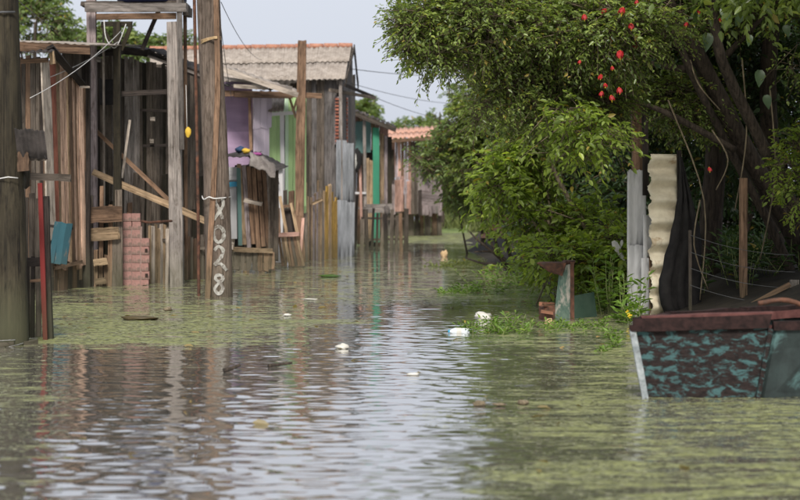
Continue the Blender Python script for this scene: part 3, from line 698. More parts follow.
# folded tarp hanging over the roof corner
v = []; f = []
for j in range(6):
    for i in range(9):
        p = W(249 + i * 3.2, 152 + i * 1.7 + j * 2.6 - (2 if 3 < i < 6 else 0), 39.1 + .05 * math.sin(i * 1.7 + j)); v.append(p + Vector((R.uniform(-.02, .02), (5 - j) * .06, R.uniform(-.02, .02))))
for j in range(5):
    for i in range(8): a = j * 9 + i; f.append((a, a + 1, a + 10, a + 9))
o = mesh('tarp', v, f, M['cloth_grey'], t, True); sm = o.modifiers.new('s', 'SOLIDIFY'); sm.thickness = .02
def lump(name, c, r, m, parent=None, sq=(1, 1, .6), seed=0, nu=12, nv=7, amp=.35):
    v = []; f = []; c = Vector(c)
    for j in range(nv + 1):
        th = math.pi * j / nv
        for i in range(nu):
            ph = 2 * math.pi * i / nu; d = Vector((math.sin(th) * math.cos(ph), math.sin(th) * math.sin(ph), math.cos(th)))
            k = r * (1 + amp * mnoise.noise(d * 1.8 + Vector((seed * 3.1, 0, seed)))); v.append(c + Vector((d.x * k * sq[0], d.y * k * sq[1], d.z * k * sq[2])))
    for j in range(nv):
        for i in range(nu): f.append((j * nu + i, j * nu + (i + 1) % nu, (j + 1) * nu + (i + 1) % nu, (j + 1) * nu + i)[::-1])
    return mesh(name, v, f, m, parent, True)
tag(lump('yellow_bundle', W(246, 151, 40.0), .075, M['yellow_cloth'], None, (1.2, 1, .7), 1), 'bright yellow bundle lying on the low shed roof', 'bundle')
tag(lump('navy_bundle', W(240, 149.5, 40.1), .085, M['navy_cloth'], None, (1.2, 1, .8), 2), 'dark blue bundle beside the yellow one on shed roof', 'bundle')
tag(lump('magenta_cloth', W(255.5, 154.5, 39.7), .085, M['magenta_cloth'], None, (1.6, 1, .5), 3), 'magenta cloth draped on the low shed roof corner', 'cloth')
# gate panels leaning right of the shed
t = thing('plank_gate', 'broken plank gate with dark opening leaning right of the low shed', 'gate', W(286, 262, 42.6))
for i in range(7): pb(t, 283 + i * 3.4, 266, 279 + i * 3.0, 236 + R.uniform(-1, 1), 2.7, 42.4, R.choice([M['tan'], M['brown'], M['dark']]), thick=.03)
pb(t, 278, 235, 299, 234, 4, 42.3, M['salmon'], thick=.04, name='rail')
pb(t, 287, 236, 280, 196, 3, 42.4, M['tan'], thick=.04, name='frame_bar'); pb(t, 298, 236, 291, 203, 3, 42.4, M['tan'], thick=.04, name='frame_bar'); pb(t, 281, 207, 293, 205, 2.5, 42.4, M['brown'], thick=.04, name='frame_bar')
pb(t, 292, 236, 288, 208, 9, 42.55, M['black'], thick=.02, name='gap_shade_panel')  # black panel stands in for the shade in the gate's opening
pb(t, 278, 238, 277, 208, 6, 42.5, M['brown'], thick=.03); pb(t, 303, 262, 299.5, 215, 5, 42.6, M['brown'], thick=.04, name='post'); pb(t, 300, 262, 303, 218, 3, 42.5, M['salmon'], thick=.04, name='post')

# ------------------------------------------------------------------ grey house with fibre cement roof
t = thing('grey_house', 'tall grey plank house with corrugated fibre cement roof and red ridge', 'house', W(335, 256, 50))
ef0, ef1 = W(150, 82, 49.0), W(345, 79, 49.3); r0, r1 = W(150, 50, 51.2), W(353, 46.5, 51.2); b0, b1 = W(150, 88, 53.4), W(357, 84, 53.4)
N_ = 6
for i in range(N_):
    a, b_ = i / N_, (i + 1.04) / N_ if i < N_ - 1 else 1
    for j, (s0, s1) in enumerate(((0, .54), (.5, 1))):
        E0, E1 = ef0.lerp(ef1, a), ef0.lerp(ef1, b_); T0, T1 = r0.lerp(r1, a), r0.lerp(r1, b_)
        O = E0.lerp(T0, s0) + Vector((0, 0, .025 * j + .006 * (i % 2))); U = E1.lerp(T1, s0) + Vector((0, 0, .025 * j + .006 * (i % 2))) - O; V_ = E0.lerp(T0, s1) - E0.lerp(T0, s0)
        corr('roof_sheet', O, U, V_, M['asb'], t, .13, .015, .01, 3, .012)
corr('back_roof_sheet', r0, r1 - r0, b0 - r0, M['asb'], t, .18, .022, .01, 2)
for i in range(14):
    A, B = r0.lerp(r1, i / 14), r0.lerp(r1, (i + .97) / 14)
    tube('ridge_tile', [A + Vector((0, 0, .02)), B + Vector((0, 0, .02))], [.085, .07], M['tile'], t, 8)
gA, gB = Wall(304, 49.6, 341, 49.6), Wall(340, 49.6, 354.5, 53.2)
planks(t, gA, 300, 341, 10, 80, 222, [M['slate'], M['slate'], M['dark']], .03, .5, 3)
topg = lambda p: 80 - (p - 341) * 3.0 if p < 350 else 53 + (p - 350) * 6
planks(t, gB, 340, 354.5, 7, topg, 200, [M['slate'], M['slate'], M['grey']], .03, .5, 3)  # lighter board mix than the front puts the gable's sidelight into the colour
planks(t, Wall(296, 50.2, 341, 50.2), 290, 340, 7, 84, 250, [M['dark']], -.1, .5, 3, name='back_plank'); planks(t, Wall(338, 50.4, 351, 53.6), 338.5, 351, 4, 84, 230, [M['dark']], -.1, .5, 3, name='back_plank')
pb(t, 341, 222, 340.5, 80, 3.2, 49.5, M['grey'], thick=.08, name='corner_post')
plank(t, r1 + Vector((.03, -.05, -.05)), ef1 + Vector((.03, 0, -.04)), .14, .03, M['dark'], Vector((1, 0, 0)), name='barge_board'); plank(t, r1 + Vector((.03, .05, -.05)), b1 + Vector((.03, 0, -.04)), .22, .03, M['black'], Vector((1, 0, 0)), name='barge_board')
for cx, w_ in ((337, 3.6), (346.4, 2.6)):
    YY = 49.5 if cx < 340 else gB.at(cx).y - .12
    pb(t, cx, 144, cx, 97, w_ + 1.2, YY, M['mauve'], thick=.03, name='rung_backing')
    for k in range(13): pb(t, cx - w_ / 2, 99 + k * 3.5, cx + w_ / 2, 99 + k * 3.5, 1.9, YY - .05, M['red_board'], thick=.05, name='rung')
pb(t, 330, 90, 375, 98, 3.2, 49.0, M['dark'], 52.0, .06, 'rafter'); pb(t, 345, 85, 374, 97, 3, 49.4, M['black'], 52.5, .05, 'rafter')
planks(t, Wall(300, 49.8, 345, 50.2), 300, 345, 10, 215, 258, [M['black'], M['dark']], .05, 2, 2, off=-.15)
for i, (x0, x1, y0, y1) in enumerate(((336, 346, 140, 205), (344, 353, 143, 203), (337, 346.5, 200, 258), (345, 354, 202, 257))):
    YY = 49.2 + (.5 if x0 > 342 else 0) - (.06 if y0 > 190 else 0)
    A = W(x0, y1, YY); corr('zinc_sheet', A, W(x1, y1, YY + .5) - A, W(x0 + .5, y0, YY) - A, M['zinc'], t, .075, .010, .004, 3, .02)
t = thing('picket_fence', 'tall uneven fence of grey and ochre pickets below the grey house', 'fence', W(318, 261, 46.8))
wk = Wall(302, 46.2, 338, 48.6)
planks(t, wk, 303, 325, 12, lambda p: 192 + 4 * math.sin(p), 264, [M['brown'], M['grey'], M['tan'], M['tan'], M['mauve']], .14, 10, 1, lean=.03)
planks(t, wk, 324, 337, 6, lambda p: 192, 262, [M['yellow'], M['yellow'], M['tan']], .14, 12, 1, lean=.03)
pb(t, 312, 204, 322, 199, 3, 46.7, M['tan'], thick=.03, name='rail'); pb(t, 302, 225, 337, 226, 3, 47.2, M['dark'], 48.8, .04, 'rail')
pb(t, 320, 200, 321, 166, 2.5, 46.9, M['dark'], thick=.05, name='pole')

# ------------------------------------------------------------------ house with the emerald post, and its railing
t = thing('lean_roof_house', 'house with sloping dark roof and bright emerald post behind grey house', 'house', W(372, 244, 60))
A, B = W(346, 107, 57.5), W(396, 127, 57.5)
corr('roof_sheet', A, B - A, Vector((-.1, 3.5, .2)), M['darkroof'], t, .17, .02, .012, 3, .02); plank(t, A - Vector((0, 0, .09)), B - Vector((0, 0, .09)), .13, .05, M['dark'], name='fascia')
wh = Wall(346, 59, 384, 59.5)
planks(t, wh, 346, 388, 10, lambda p: 110 + (p - 346) * .38, 150, [M['tan'], M['tan'], M['salmon']], .06, .5, 2)
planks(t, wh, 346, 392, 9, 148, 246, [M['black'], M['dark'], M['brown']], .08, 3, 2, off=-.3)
planks(t, Wall(347, 58.3, 372, 58.3), 348, 371, 3, 122, 152, [M['teal']], .02, .3, 1)
pb(t, 376.5, 242, 376, 128, 6.5, 57.9, M['emerald'], thick=.15, name='post'); pb(t, 366, 242, 364, 112, 3, 57.7, M['grey'], thick=.08, name='post'); pb(t, 362, 242, 360, 165, 2.5, 57.5, M['salmon'], thick=.06, name='post')
pb(t, 384, 245, 383, 200, 3, 58, M['dark'], thick=.08, name='post')
planks(t, Wall(360, 57.9, 392, 58.2), 366, 373, 2, 160, 242, [M['tan'], M['grey']], .1, 2, 2); planks(t, Wall(380, 58.2, 392, 58.4), 380, 392, 3, 135, 210, [M['moss'], M['tan'], M['mauve']], .1, 2, 2)
pb(t, 352, 193, 366, 193, 2, 57.6, M['white'], thick=.04, name='rail'); pb(t, 352, 208, 366, 208, 2, 57.6, M['grey'], thick=.04, name='rail')
tag(lump('white_laundry', W(351, 161, 57.2), .20, M['plastic_white'], None, (.9, .6, 1.5), 5), 'white laundry hung under the dark sloping roof', 'laundry')
tag(lump('dark_laundry', W(357, 160, 57.3), .15, M['cloth_black'], None, (.9, .6, 2.2), 6), 'dark laundry hung beside the white laundry', 'laundry')
t = thing('dark_railing', 'dark railing of upright pickets standing in water before the emerald post', 'railing', W(385, 250, 54.5))
for i in range(10): pb(t, 362 + i * 4.9, 254 - i * .05, 362 + i * 4.9 + R.uniform(-2, 2), 213 + R.uniform(-5, 7), R.uniform(2.4, 4.2) if i < 9 else 4.5, 54.3 + R.uniform(-.1, .1), R.choice([M['dark'], M['black'], M['brown']]), thick=.08, name='picket')
pb(t, 361, 218, 407, 219, 2.4, 54.5, M['dark'], thick=.06, name='rail'); pb(t, 361, 240, 407, 239, 2.4, 54.5, M['dark'], thick=.06, name='rail')
pb(t, 366, 209, 392, 208, 9, 55.2, M['grey'], thick=.03, name='panel'); pb(t, 355, 250, 357, 195, 3, 54.6, M['black'], thick=.08, name='picket'); pb(t, 350, 254, 352, 228, 3, 53.0, M['grey'], thick=.05, name='stake')
tag(lump('straw_bag', W(387, 210, 54.4), .10, M['tile'], None, (.8, .6, 1.3), 8), 'pale sack hanging on the dark railing', 'sack')
bpy.data.objects['straw_bag'].data.materials[0] = M['cloth_grey']

# ------------------------------------------------------------------ far house with clay roof
t = thing('far_house', 'far salmon and grey plank house with orange clay roof', 'house', W(410, 236, 72))
A, B = W(384, 139, 70.5), W(438, 136, 70.5)
for i in range(5):
    for j in range(2):
        P = A.lerp(B, i / 5) + Vector((0, .95 * j, .19 * j + .01 * (i % 2) + .02 * j)); corr('roof_tile_panel', P, (B - A) * .202, Vector((0, 1.0, .2)), M['orange'], t, .16, .03, .012, 2, .02)
plank(t, A - Vector((0, 0, .08)), B - Vector((0, 0, .08)), .12, .05, M['brown'], name='fascia')
wq = Wall(385, 71.2, 410, 71.2)
planks(t, wq, 385, 411, 8, 140, 180, [M['salmon'], M['salmon'], M['mauve'], M['brown']], .06, .5, 3); planks(t, wq, 385, 411, 7, 178, 212, [M['salmon'], M['mauve'], M['salmon']], .06, 3, 2, off=.04)
pb(t, 392, 180, 391, 150, 6, 71.0, M['moss'], thick=.05, name='shutter'); pb(t, 399, 212, 399, 180, 8, 70.9, M['salmon'], thick=.05, name='door')
wr = Wall(410, 71.2, 440, 72)
planks(t, wr, 410, 442, 9, 142, 214, [M['mauve'], M['grey'], M['mauve'], M['dark']], .05, .5, 2); planks(t, Wall(385, 71.6, 442, 72.3), 385, 442, 10, 210, 238, [M['dark'], M['brown'], M['grey']], .1, 2, 1)
pb(t, 426, 176, 426, 150, 8, 71.3, M['black'], thick=.06, name='window'); pb(t, 420, 215, 420, 190, 4, 70.8, M['black'], thick=.1, name='post'); pb(t, 423, 198, 440, 199, 14, 70.6, M['mauve'], thick=.03, name='pale_panel')
t = thing('far_shed', 'low far shed with pale flat roof on the grassy bank', 'shed', W(425, 236, 74))
A, B = W(405, 222, 72.6), W(423, 219, 72.6); corr('roof_sheet', A, B - A, Vector((0, 1.2, .15)), M['zinc_pale'], t, .2, .02, .012, 2)
planks(t, Wall(405, 73, 440, 73), 406, 424, 6, 222, 238, [M['brown'], M['dark'], M['rust']], .08, .5, 1); planks(t, Wall(420, 73, 440, 73.2), 424, 440, 4, 216, 236, [M['rust'], M['dark']], .15, 2, 1); pb(t, 405, 238, 440, 232, 2.5, 72.5, M['brown'], thick=.1, name='sill')
# wall of orange brick glimpsed behind the shrubs
t = thing('brick_wall', 'orange brick wall glimpsed between the shrub stems', 'wall', W(515, 235, 52))
for r_ in range(7):
    for i in range(12):
        c = W(484 + i * 6.2 + (3 if r_ % 2 else 0), 236 - r_ * 4.4, 52); box('brick', (c.x, c.y + R.uniform(-.01, .01), c.z), (5.9 * .026, .12, 4.1 * .026), M['clay' if R.random() < .3 else 'orange'], t, 0, .006)
for x in (483, 558): pb(t, x, 245, x, 204, 5, 52.1, M['dark'], thick=.1, name='wall_post')

# ------------------------------------------------------------------ overhead wires
def wire(a, b, d, label, r=.009, m='wire'):
    tag(tube('overhead_wire', sag(a, b, d), r, M[m], None, 5), label, 'wire')
wire(W(345, 68, 51), W(470, 75, 75), .1, 'upper overhead wire from grey house roof across the sky', .010)
wire(W(350, 83, 52), W(470, 104, 78), .15, 'middle overhead wire from grey house across the sky', .008)
wire(W(374, 97, 52), W(480, 122, 78), .2, 'lowest overhead wire crossing the sky towards the far house', .008)
wire(W(219, 12, YU), W(232, 100, 44), .1, 'thin wire hanging from the numbered pole to the purple house', .006)
wire(W(221, 2, YU), W(262, 60, 50), .2, 'slanting wire from the numbered pole to the grey roof', .006)
wire(W(42, 80, 32), W(118, 42, YT - .5), .05, 'pale cable from plank shack to the timber tower', .007, 'wire_pale')
wire(W(30, 98, 28), W(122, 30, YT - .4), .1, 'second pale cable slanting up to the timber tower', .005, 'wire_pale')
wire(W(12, -5, YP), W(65, 30, 60), .1, 'thin wire in front of the background tree at upper left', .005)
# ------------------------------------------------------------------ vegetation
def leaves(name, pos, d, nrm, L, Wd, m, parent, tint):
    """pointed leaves folded on the midrib: two quads each"""
    d = d / (np.linalg.norm(d, axis=1, keepdims=True) + 1e-9)
    s = np.cross(d, nrm); s /= (np.linalg.norm(s, axis=1, keepdims=True) + 1e-9); u = np.cross(s, d)
    k = len(pos); L = L[:, None]; Wd = Wd[:, None]; v = np.zeros((k, 6, 3))
    v[:, 0] = pos; v[:, 3] = pos + d * L - u * L * .18
    for i, sg, t_, ww in ((1, -1, .32, .5), (2, -1, .7, .36), (5, 1, .32, .5), (4, 1, .7, .36)):
        v[:, i] = pos + d * L * t_ + s * sg * Wd * ww + u * Wd * .16 - u * L * .05
    b = np.arange(k)[:, None] * 6
    q = np.concatenate([b + [0, 1, 2, 3], b + [0, 3, 4, 5]])
    return np_mesh(name, v.reshape(-1, 3), q, m, parent, tint=np.repeat(tint, 6))
def unit(a): return a / (np.linalg.norm(a, axis=1, keepdims=True) + 1e-9)
def crown(parent, clumps, n_twig, leaf, m, per=9, twig_len=.35, droop=.35, seed=0, gap=.0, name='crown', narrow=.5, mtwig='twig', light=.5, spread=1.0, twig_r=.004):
    """clumps: (centre, radii, weight). Twigs start inside each clump and point outwards, leaves sit along them"""
    g = np.random.default_rng(100 + seed); ph = g.uniform(0, 6.28, 10); dr = g.normal(0, 1, (10, 3)) * 2.2
    wts = np.array([c[2] * c[1][0] * c[1][2] for c in clumps]); wts = wts / wts.sum(); P = []; D = []
    for (c, r, w_), f_ in zip(clumps, wts):
        k = int(n_twig * f_) + 1; q = unit(g.normal(0, 1, (k, 3))); rad = g.uniform(0, 1, (k, 1)) ** .42
        p = q * rad * np.array(r) + np.array(c); P.append(p); D.append(q * np.array([1, 1, .8]))
    P = np.concatenate(P); D = np.concatenate(D)
    if gap > 0:
        fldv = np.sin(P @ dr.T + ph).sum(1) / 3; keep = fldv > (-1 + gap); P, D = P[keep], D[keep]
    P[:, 2] = np.maximum(P[:, 2], .12)
    k = len(P); D = unit(D + g.normal(0, .55, (k, 3)) + np.array([0, 0, .15])); Lt = twig_len * g.uniform(.6, 1.3, k)
    tn = np.clip(g.normal(light, .18, k), 0, 1)
    lp, ld, ln, lt = [], [], [], []
    for j in range(per):
        t_ = (j + .6) / per; cur = P + D * (Lt * t_)[:, None] + np.array([0, 0, -1]) * (Lt * t_ * t_ * droop)[:, None]
        dd = unit(D - np.array([0, 0, 1]) * droop * t_); side = unit(np.cross(dd, np.array([0, 0, 1.]) + g.normal(0, .25, (k, 3)))) * (1 if j % 2 else -1)
        lp.append(cur); ld.append(unit(dd * .7 + side * .9 * spread + g.normal(0, .3, (k, 3)) - np.array([0, 0, droop * .6])))
        ln.append(unit(np.array([0, 0, 1.]) + g.normal(0, .45, (k, 3)))); q_ = np.clip(tn + g.normal(0, .14, k), 0, .93); q_[g.uniform(0, 1, k) < .02] = 1.0; lt.append(q_)
    lp, ld, ln, lt = map(np.concatenate, (lp, ld, ln, lt)); s = leaf * g.uniform(.55, 1.2, len(lp))
    o = leaves(name, lp, ld, ln, s, s * narrow, M[m], parent, lt)
    if twig_r:
        E = P + D * Lt[:, None] - np.array([0, 0, 1]) * (Lt * droop)[:, None]; S0 = P - D * .15
        v = np.zeros((k, 6, 3)); a = unit(np.cross(D, [0.3, .2, 1.])); b = np.cross(D, a)
        for i in range(3):
            c_, s_ = math.cos(i * 2.094), math.sin(i * 2.094)
            v[:, i] = S0 + (a * c_ + b * s_) * twig_r * 1.5; v[:, 3 + i] = E + (a * c_ + b * s_) * twig_r * .6
        bb = np.arange(k)[:, None] * 6; q = np.concatenate([bb + [0, 1, 4, 3], bb + [1, 2, 5, 4], bb + [2, 0, 3, 5]])
        np_mesh('twigs', v.reshape(-1, 3), q, M[mtwig], parent)
    return o
def cl(px, py, rx, ry, Y, dY, w_=1.0):
    c = W(px, py, Y); return (c, (rx * Y / F, dY, ry * Y / F), w_)
def limb(name, pts, r0, r1, m, parent, sides=9, n=5):
    p = bend(pts, n); return tube(name, p, list(np.linspace(r0, r1, len(p))), M[m], parent, sides, .06)

# the big overhanging flowering tree on the right
t = thing('flowering_tree', 'large overhanging tree with red flowers and dark leaning trunks at right', 'tree', W(800, 290, 26.5))
YF = 26.0
limb('trunk', [W(835, 330, 27), W(800, 245, 26.8), W(745, 150, 26.4), W(700, 60, 26), W(660, -10, 25.6)], .17, .09, 'bark', t, 12)
limb('trunk', [W(815, 330, 26.5), W(775, 235, 26.4), W(735, 160, 26.2), W(690, 70, 25.8), W(672, 20, 25.5)], .07, .04, 'bark', t)
limb('trunk', [W(845, 320, 26.2), W(815, 250, 26.1), W(765, 150, 25.8), W(722, 60, 25.4), W(712, 0, 25.2)], .10, .06, 'bark', t, 10)
limb('trunk', [W(780, 315, 28), W(772, 180, 28), W(768, 80, 27.6), W(776, -10, 27.4)], .13, .11, 'bark', t, 10)
limb('trunk', [W(712, 330, 28), W(710, 240, 28), W(716, 150, 28), W(712, 60, 28), W(700, -20, 28)], .17, .13, 'bark', t, 12)
for ps in (((700, 60), (650, 30), (600, 25), (540, 18), (470, 30)), ((690, 70), (630, 60), (560, 45), (500, 40)), ((672, 20), (600, 70), (520, 62), (486, 70)), ((735, 150), (660, 110), (610, 100), (560, 130)), ((722, 60), (760, 20), (800, -20)), ((680, 20), (640, -30), (560, -60), (470, -50))):
    limb('branch', [W(x, y, YF - .2 * i) for i, (x, y) in enumerate(ps)], .05, .012, 'bark', t, 7)
CL = [cl(405, 22, 16, 18, 24.5, .4, .5), cl(428, 22, 28, 26, 24.6, .6, .8), cl(440, 52, 30, 20, 24.6, .6, .8), cl(420, 50, 14, 10, 24.4, .3, .6), cl(480, 20, 55, 40, 24.8, 1), cl(480, 108, 24, 14, 25, .6, .5), cl(512, 66, 30, 34, 25, .9),
      cl(550, 40, 60, 50, 25, 1.2), cl(545, 100, 46, 32, 25.4, 1, .8), cl(600, 30, 55, 45, 24.8, 1.2), cl(590, 95, 40, 34, 25.6, 1), cl(640, 20, 50, 34, 25, 1.2), cl(655, 70, 36, 36, 27.6, .6, .8),
      cl(700, 10, 50, 26, 25.2, 1), cl(690, 100, 40, 30, 26.8, .8, .6), cl(760, 0, 60, 24, 25.4, 1.2, .9), cl(795, 40, 24, 40, 25, 1, .8)]
crown(t, CL, 13500, .066, 'l_broad', 9, .30, .4, 1, .75, light=.5)
CLT = [cl(440, -40, 60, 34, 25, 1., .6), cl(540, -50, 80, 40, 25.5, 1.4, .6), cl(660, -70, 100, 60, 26, 2.4), cl(800, -80, 110, 70, 26, 2.6), cl(720, -150, 150, 60, 27, 3), cl(900, -20, 70, 120, 26.5, 2.2), cl(780, -30, 100, 35, 23, 1.6), cl(890, 60, 60, 120, 24.5, 1.4), cl(850, -110, 120, 50, 21.5, 1.5, .6), cl(980, -60, 120, 150, 19, 1.6), cl(620, -120, 100, 50, 28, 2), cl(900, -140, 150, 70, 30, 3)]  # clumps toward camera and out of view at right, added to block the sky
crown(t, CLT, 6500, .14, 'l_broad', 8, .38, .4, 2, .0, name='upper_shade_crown', light=.45, twig_r=0)
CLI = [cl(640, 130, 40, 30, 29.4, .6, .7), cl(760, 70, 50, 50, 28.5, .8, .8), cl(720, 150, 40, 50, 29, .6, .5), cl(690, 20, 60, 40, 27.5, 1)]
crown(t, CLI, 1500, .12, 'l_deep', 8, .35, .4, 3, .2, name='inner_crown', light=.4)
crown(t, [cl(592, 130, 34, 16, 24.2, .5), cl(560, 114, 30, 18, 24.0, .4, .7), cl(580, 150, 26, 14, 24.5, .4, .6)], 210, .10, 'l_bright', 9, .36, .5, 5, .35, name='bright_sprays', light=.3)
crown(t, [cl(786, 172, 22, 22, 25, .4), cl(800, 145, 20, 18, 25.2, .4), cl(795, 205, 14, 14, 25, .3)], 130, .075, 'l_bright', 8, .22, .4, 4, 0, name='bright_sprays', light=.45)
# individual big leaves
def big_leaf(px, py, Y, L, ang, m, parent, wd=.62, roll=0.0):
    v = []; f = []; n = 6; c = W(px, py, Y)
    for i in range(n + 1):
        t_ = i / n; w_ = L * wd * .5 * math.sin(math.pi * min(1, t_ * .93 + .07) ** .72) * (1 if i < n else 0.02)
        for sx in (-1, 0, 1): v.append((sx * w_, (-.14 * abs(sx) * w_ / (L * .3) * L * .4 if sx else 0) + .25 * L * t_ * t_, -t_ * L))
    for i in range(n):
        for k in range(2): a = i * 3 + k; f.append((a, a + 1, a + 4, a + 3))
    o = mesh('leaf', v, f, M[m], parent, True, Matrix.Translation(c) @ Matrix.Rotation(math.radians(ang), 4, 'Y') @ Matrix.Rotation(math.radians(-20 + roll), 4, 'X'))
    a = o.data.attributes.new('tint', 'FLOAT', 'POINT'); a.data.foreach_set('value', [R.uniform(.3, .7)] * len(v)); return o
for px, py, L, ang in ((708, 33, .27, 8), (722, 8, .22, -30), (742, 12, .22, 25), (760, 70, .24, 5), (766, 95, .2, -10), (700, 12, .18, 60), (750, 35, .16, 10), (655, 62, .13, -40), (785, 25, .18, -15), (728, 20, .15, 45)):
    big_leaf(px, py, 24.6 + R.uniform(-.2, .4), L * .9, ang, 'l_deep', t)
# red flowers
def flower(px, py, Y, s, parent):
    c = W(px, py, Y); v = []; f = []; tw = R.uniform(0, 6); til = R.uniform(-.6, .6)
    for k in range(6):
        a = k * math.pi / 3 + tw; L = s * R.uniform(.8, 1.2); w_ = s * .34
        dr_ = Vector((math.cos(a), math.sin(a), 0)); sd_ = Vector((-math.sin(a), math.cos(a), 0)); b = len(v)
        for t_, ww, out_, dn in ((0, .15, 0, 0), (.4, 1, .30, .25), (.8, .9, .52, .75), (1.1, .1, .48, 1.2)):
            for sg in (-1, 1): v.append(dr_ * L * out_ + sd_ * sg * ww * w_ + Vector((til * t_ * L * .6, 0, -dn * L)))
        for i in range(3): f.append((b + i * 2, b + i * 2 + 1, b + i * 2 + 3, b + i * 2 + 2))
    fl = mesh('flower', v, f, M['flower'], parent, True, Matrix.Translation(c))
    tube('pistil', [c, c + Vector((til * s * .5, 0, -s * 1.5))], .006, M['flower_y'], fl, 4)
for px, py, s in ((605, 8, .10), (623, 7, .11), (584, 14, .08), (631, 23, .09), (613, 35, .09), (635, 42, .10), (620, 50, .12), (601, 74, .09), (605, 83, .08), (602, 91, .09), (619, 87, .10), (611, 95, .08), (687, 22, .07), (698, 10, .07), (720, 18, .05), (637, 0, .09), (709, 167, .07), (612, 66, .06), (628, 12, .07), (580, 60, .06)):
    flower(px, py, 23.75 + R.uniform(-.3, .35), s * R.uniform(.5, .75), t)
# hanging vines
for x0, y0, x1, y1, b_ in ((668, 100, 700, 300, 20), (712, 130, 716, 190, 14), (700, 200, 708, 290, -10), (742, 60, 735, 210, 8), (770, 90, 760, 260, 10), (690, 60, 720, 110, -6)):
    limb('vine', [W(x0, y0, 25.8), W((x0 + x1) / 2 + b_, (y0 + y1) / 2, 25.7), W(x1, y1, 25.8)], .012, .009, 'bark_pale', t, 5)

# dark trees closing the view behind, right
def simple_tree(label, px, base_py, Y, clumps, n, leaf, m, seed, r=.12, per=8, gap=.1, light=.45, group=None, stems=1, droop=.35, tl=.4, narrow=.5, name='tree', bark='bark'):
    t = thing(name, label, 'tree' if name.endswith('tree') else 'shrub', W(px, base_py, Y), group)
    top = [c[0] for c in clumps]; b = W(px, base_py, Y); b.z -= .25
    for s_ in range(stems):
        e = Vector(top[s_ % len(top)]); mid = b.lerp(e, .5) + Vector((R.uniform(-.2, .2), R.uniform(-.2, .2), .15))
        limb('trunk' if s_ == 0 else 'stem', [b + Vector((R.uniform(-.1, .1) * s_, R.uniform(-.1, .1) * s_, 0)), mid, e], r * (1 if s_ == 0 else .6), r * .25, bark, t, 8)
    for c in top[1:]:
        if stems < len(top): a = b.lerp(Vector(top[0]), .6); limb('branch', [a, a.lerp(Vector(c), .55) + Vector((0, 0, .2)), Vector(c)], r * .4, r * .12, bark, t, 6)
    crown(t, clumps, n, leaf, m, per, tl, droop, seed, gap, light=light, narrow=narrow, twig_r=.005 if Y < 40 else .009)
    return t
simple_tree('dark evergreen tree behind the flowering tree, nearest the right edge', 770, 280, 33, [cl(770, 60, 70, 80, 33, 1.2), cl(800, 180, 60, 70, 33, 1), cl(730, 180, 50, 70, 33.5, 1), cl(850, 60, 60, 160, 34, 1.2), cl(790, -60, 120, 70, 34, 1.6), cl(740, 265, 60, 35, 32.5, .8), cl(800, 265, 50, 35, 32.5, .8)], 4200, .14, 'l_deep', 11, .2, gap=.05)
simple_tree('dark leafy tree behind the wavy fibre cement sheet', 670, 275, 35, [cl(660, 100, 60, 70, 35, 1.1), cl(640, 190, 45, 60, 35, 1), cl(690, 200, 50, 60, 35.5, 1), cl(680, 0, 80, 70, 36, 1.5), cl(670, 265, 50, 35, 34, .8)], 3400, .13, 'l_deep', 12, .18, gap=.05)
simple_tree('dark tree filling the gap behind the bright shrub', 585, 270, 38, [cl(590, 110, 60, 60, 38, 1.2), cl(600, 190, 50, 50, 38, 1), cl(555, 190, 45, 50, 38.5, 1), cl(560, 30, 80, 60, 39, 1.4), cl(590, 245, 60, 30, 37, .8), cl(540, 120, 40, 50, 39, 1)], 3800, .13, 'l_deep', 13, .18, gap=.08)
simple_tree('mid green tree behind the dark willowy shrub, over the bend', 520, 250, 50, [cl(500, 110, 45, 40, 50, 1.4), cl(540, 150, 50, 60, 50, 1.4), cl(490, 155, 36, 34, 50, 1.2), cl(560, 90, 50, 50, 52, 1.4)], 3600, .15, 'l_broad', 14, .18, gap=.15, light=.5)
simple_tree('loose green shrub with thin twigs nearest the far house', 468, 248, 52, [cl(455, 150, 26, 20, 52, .8), cl(448, 168, 24, 10, 51, .6, .8), cl(462, 185, 18, 26, 52, .7, .5), cl(480, 170, 22, 40, 52, .8), cl(424, 158, 14, 6, 51, .4, .7), cl(455, 128, 16, 10, 51, .5, .7)], 1150, .13, 'l_far', 15, .03, gap=.5, light=.5, name='olive_shrub')
simple_tree('feathery pale tree above the far house, left of the big canopy', 446, 236, 78, [cl(440, 112, 14, 10, 78, .8), cl(452, 100, 14, 12, 78, .8, .8), cl(446, 132, 22, 12, 78, .9), cl(462, 122, 18, 20, 78, 1), cl(470, 150, 26, 26, 80, 1.2)], 1500, .17, 'l_far', 16, .1, gap=.3, light=.55)
# bright shrubs over the water, centre right
t = simple_tree('bright green leaning shrub with pale curved stem beside rusted hulk', 572, 298, 30.5, [cl(515, 165, 30, 30, 30.5, .6), cl(498, 185, 14, 22, 30.3, .4, .9), cl(535, 135, 34, 28, 30.5, .6), cl(545, 215, 34, 26, 30.5, .6, .8), cl(590, 235, 40, 30, 30.5, .7), cl(560, 262, 40, 18, 30.3, .5)], 900, .14, 'l_bright', 20, .05, gap=.9, light=.38, name='bright_shrub', stems=6, bark='bark_pale', narrow=.45)
limb('stem', [W(608, 290, 30), W(598, 255, 30), W(583, 222, 30), W(564, 190, 30), W(545, 150, 30), W(525, 90, 29.6)], .055, .022, 'bark_pale', t, 9)
limb('stem', [W(583, 222, 30), W(568, 217, 29.9), W(548, 210, 29.9)], .016, .008, 'bark_pale', t, 6)
limb('stem', [W(640, 300, 29), W(637, 200, 29), W(634, 110, 28.6), W(630, 60, 28)], .07, .06, 'bark', t, 9)
t = thing('bare_stem_shrub', 'shrub of dark arching bare stems dipping into the water mid channel', 'shrub', W(510, 268, 41))
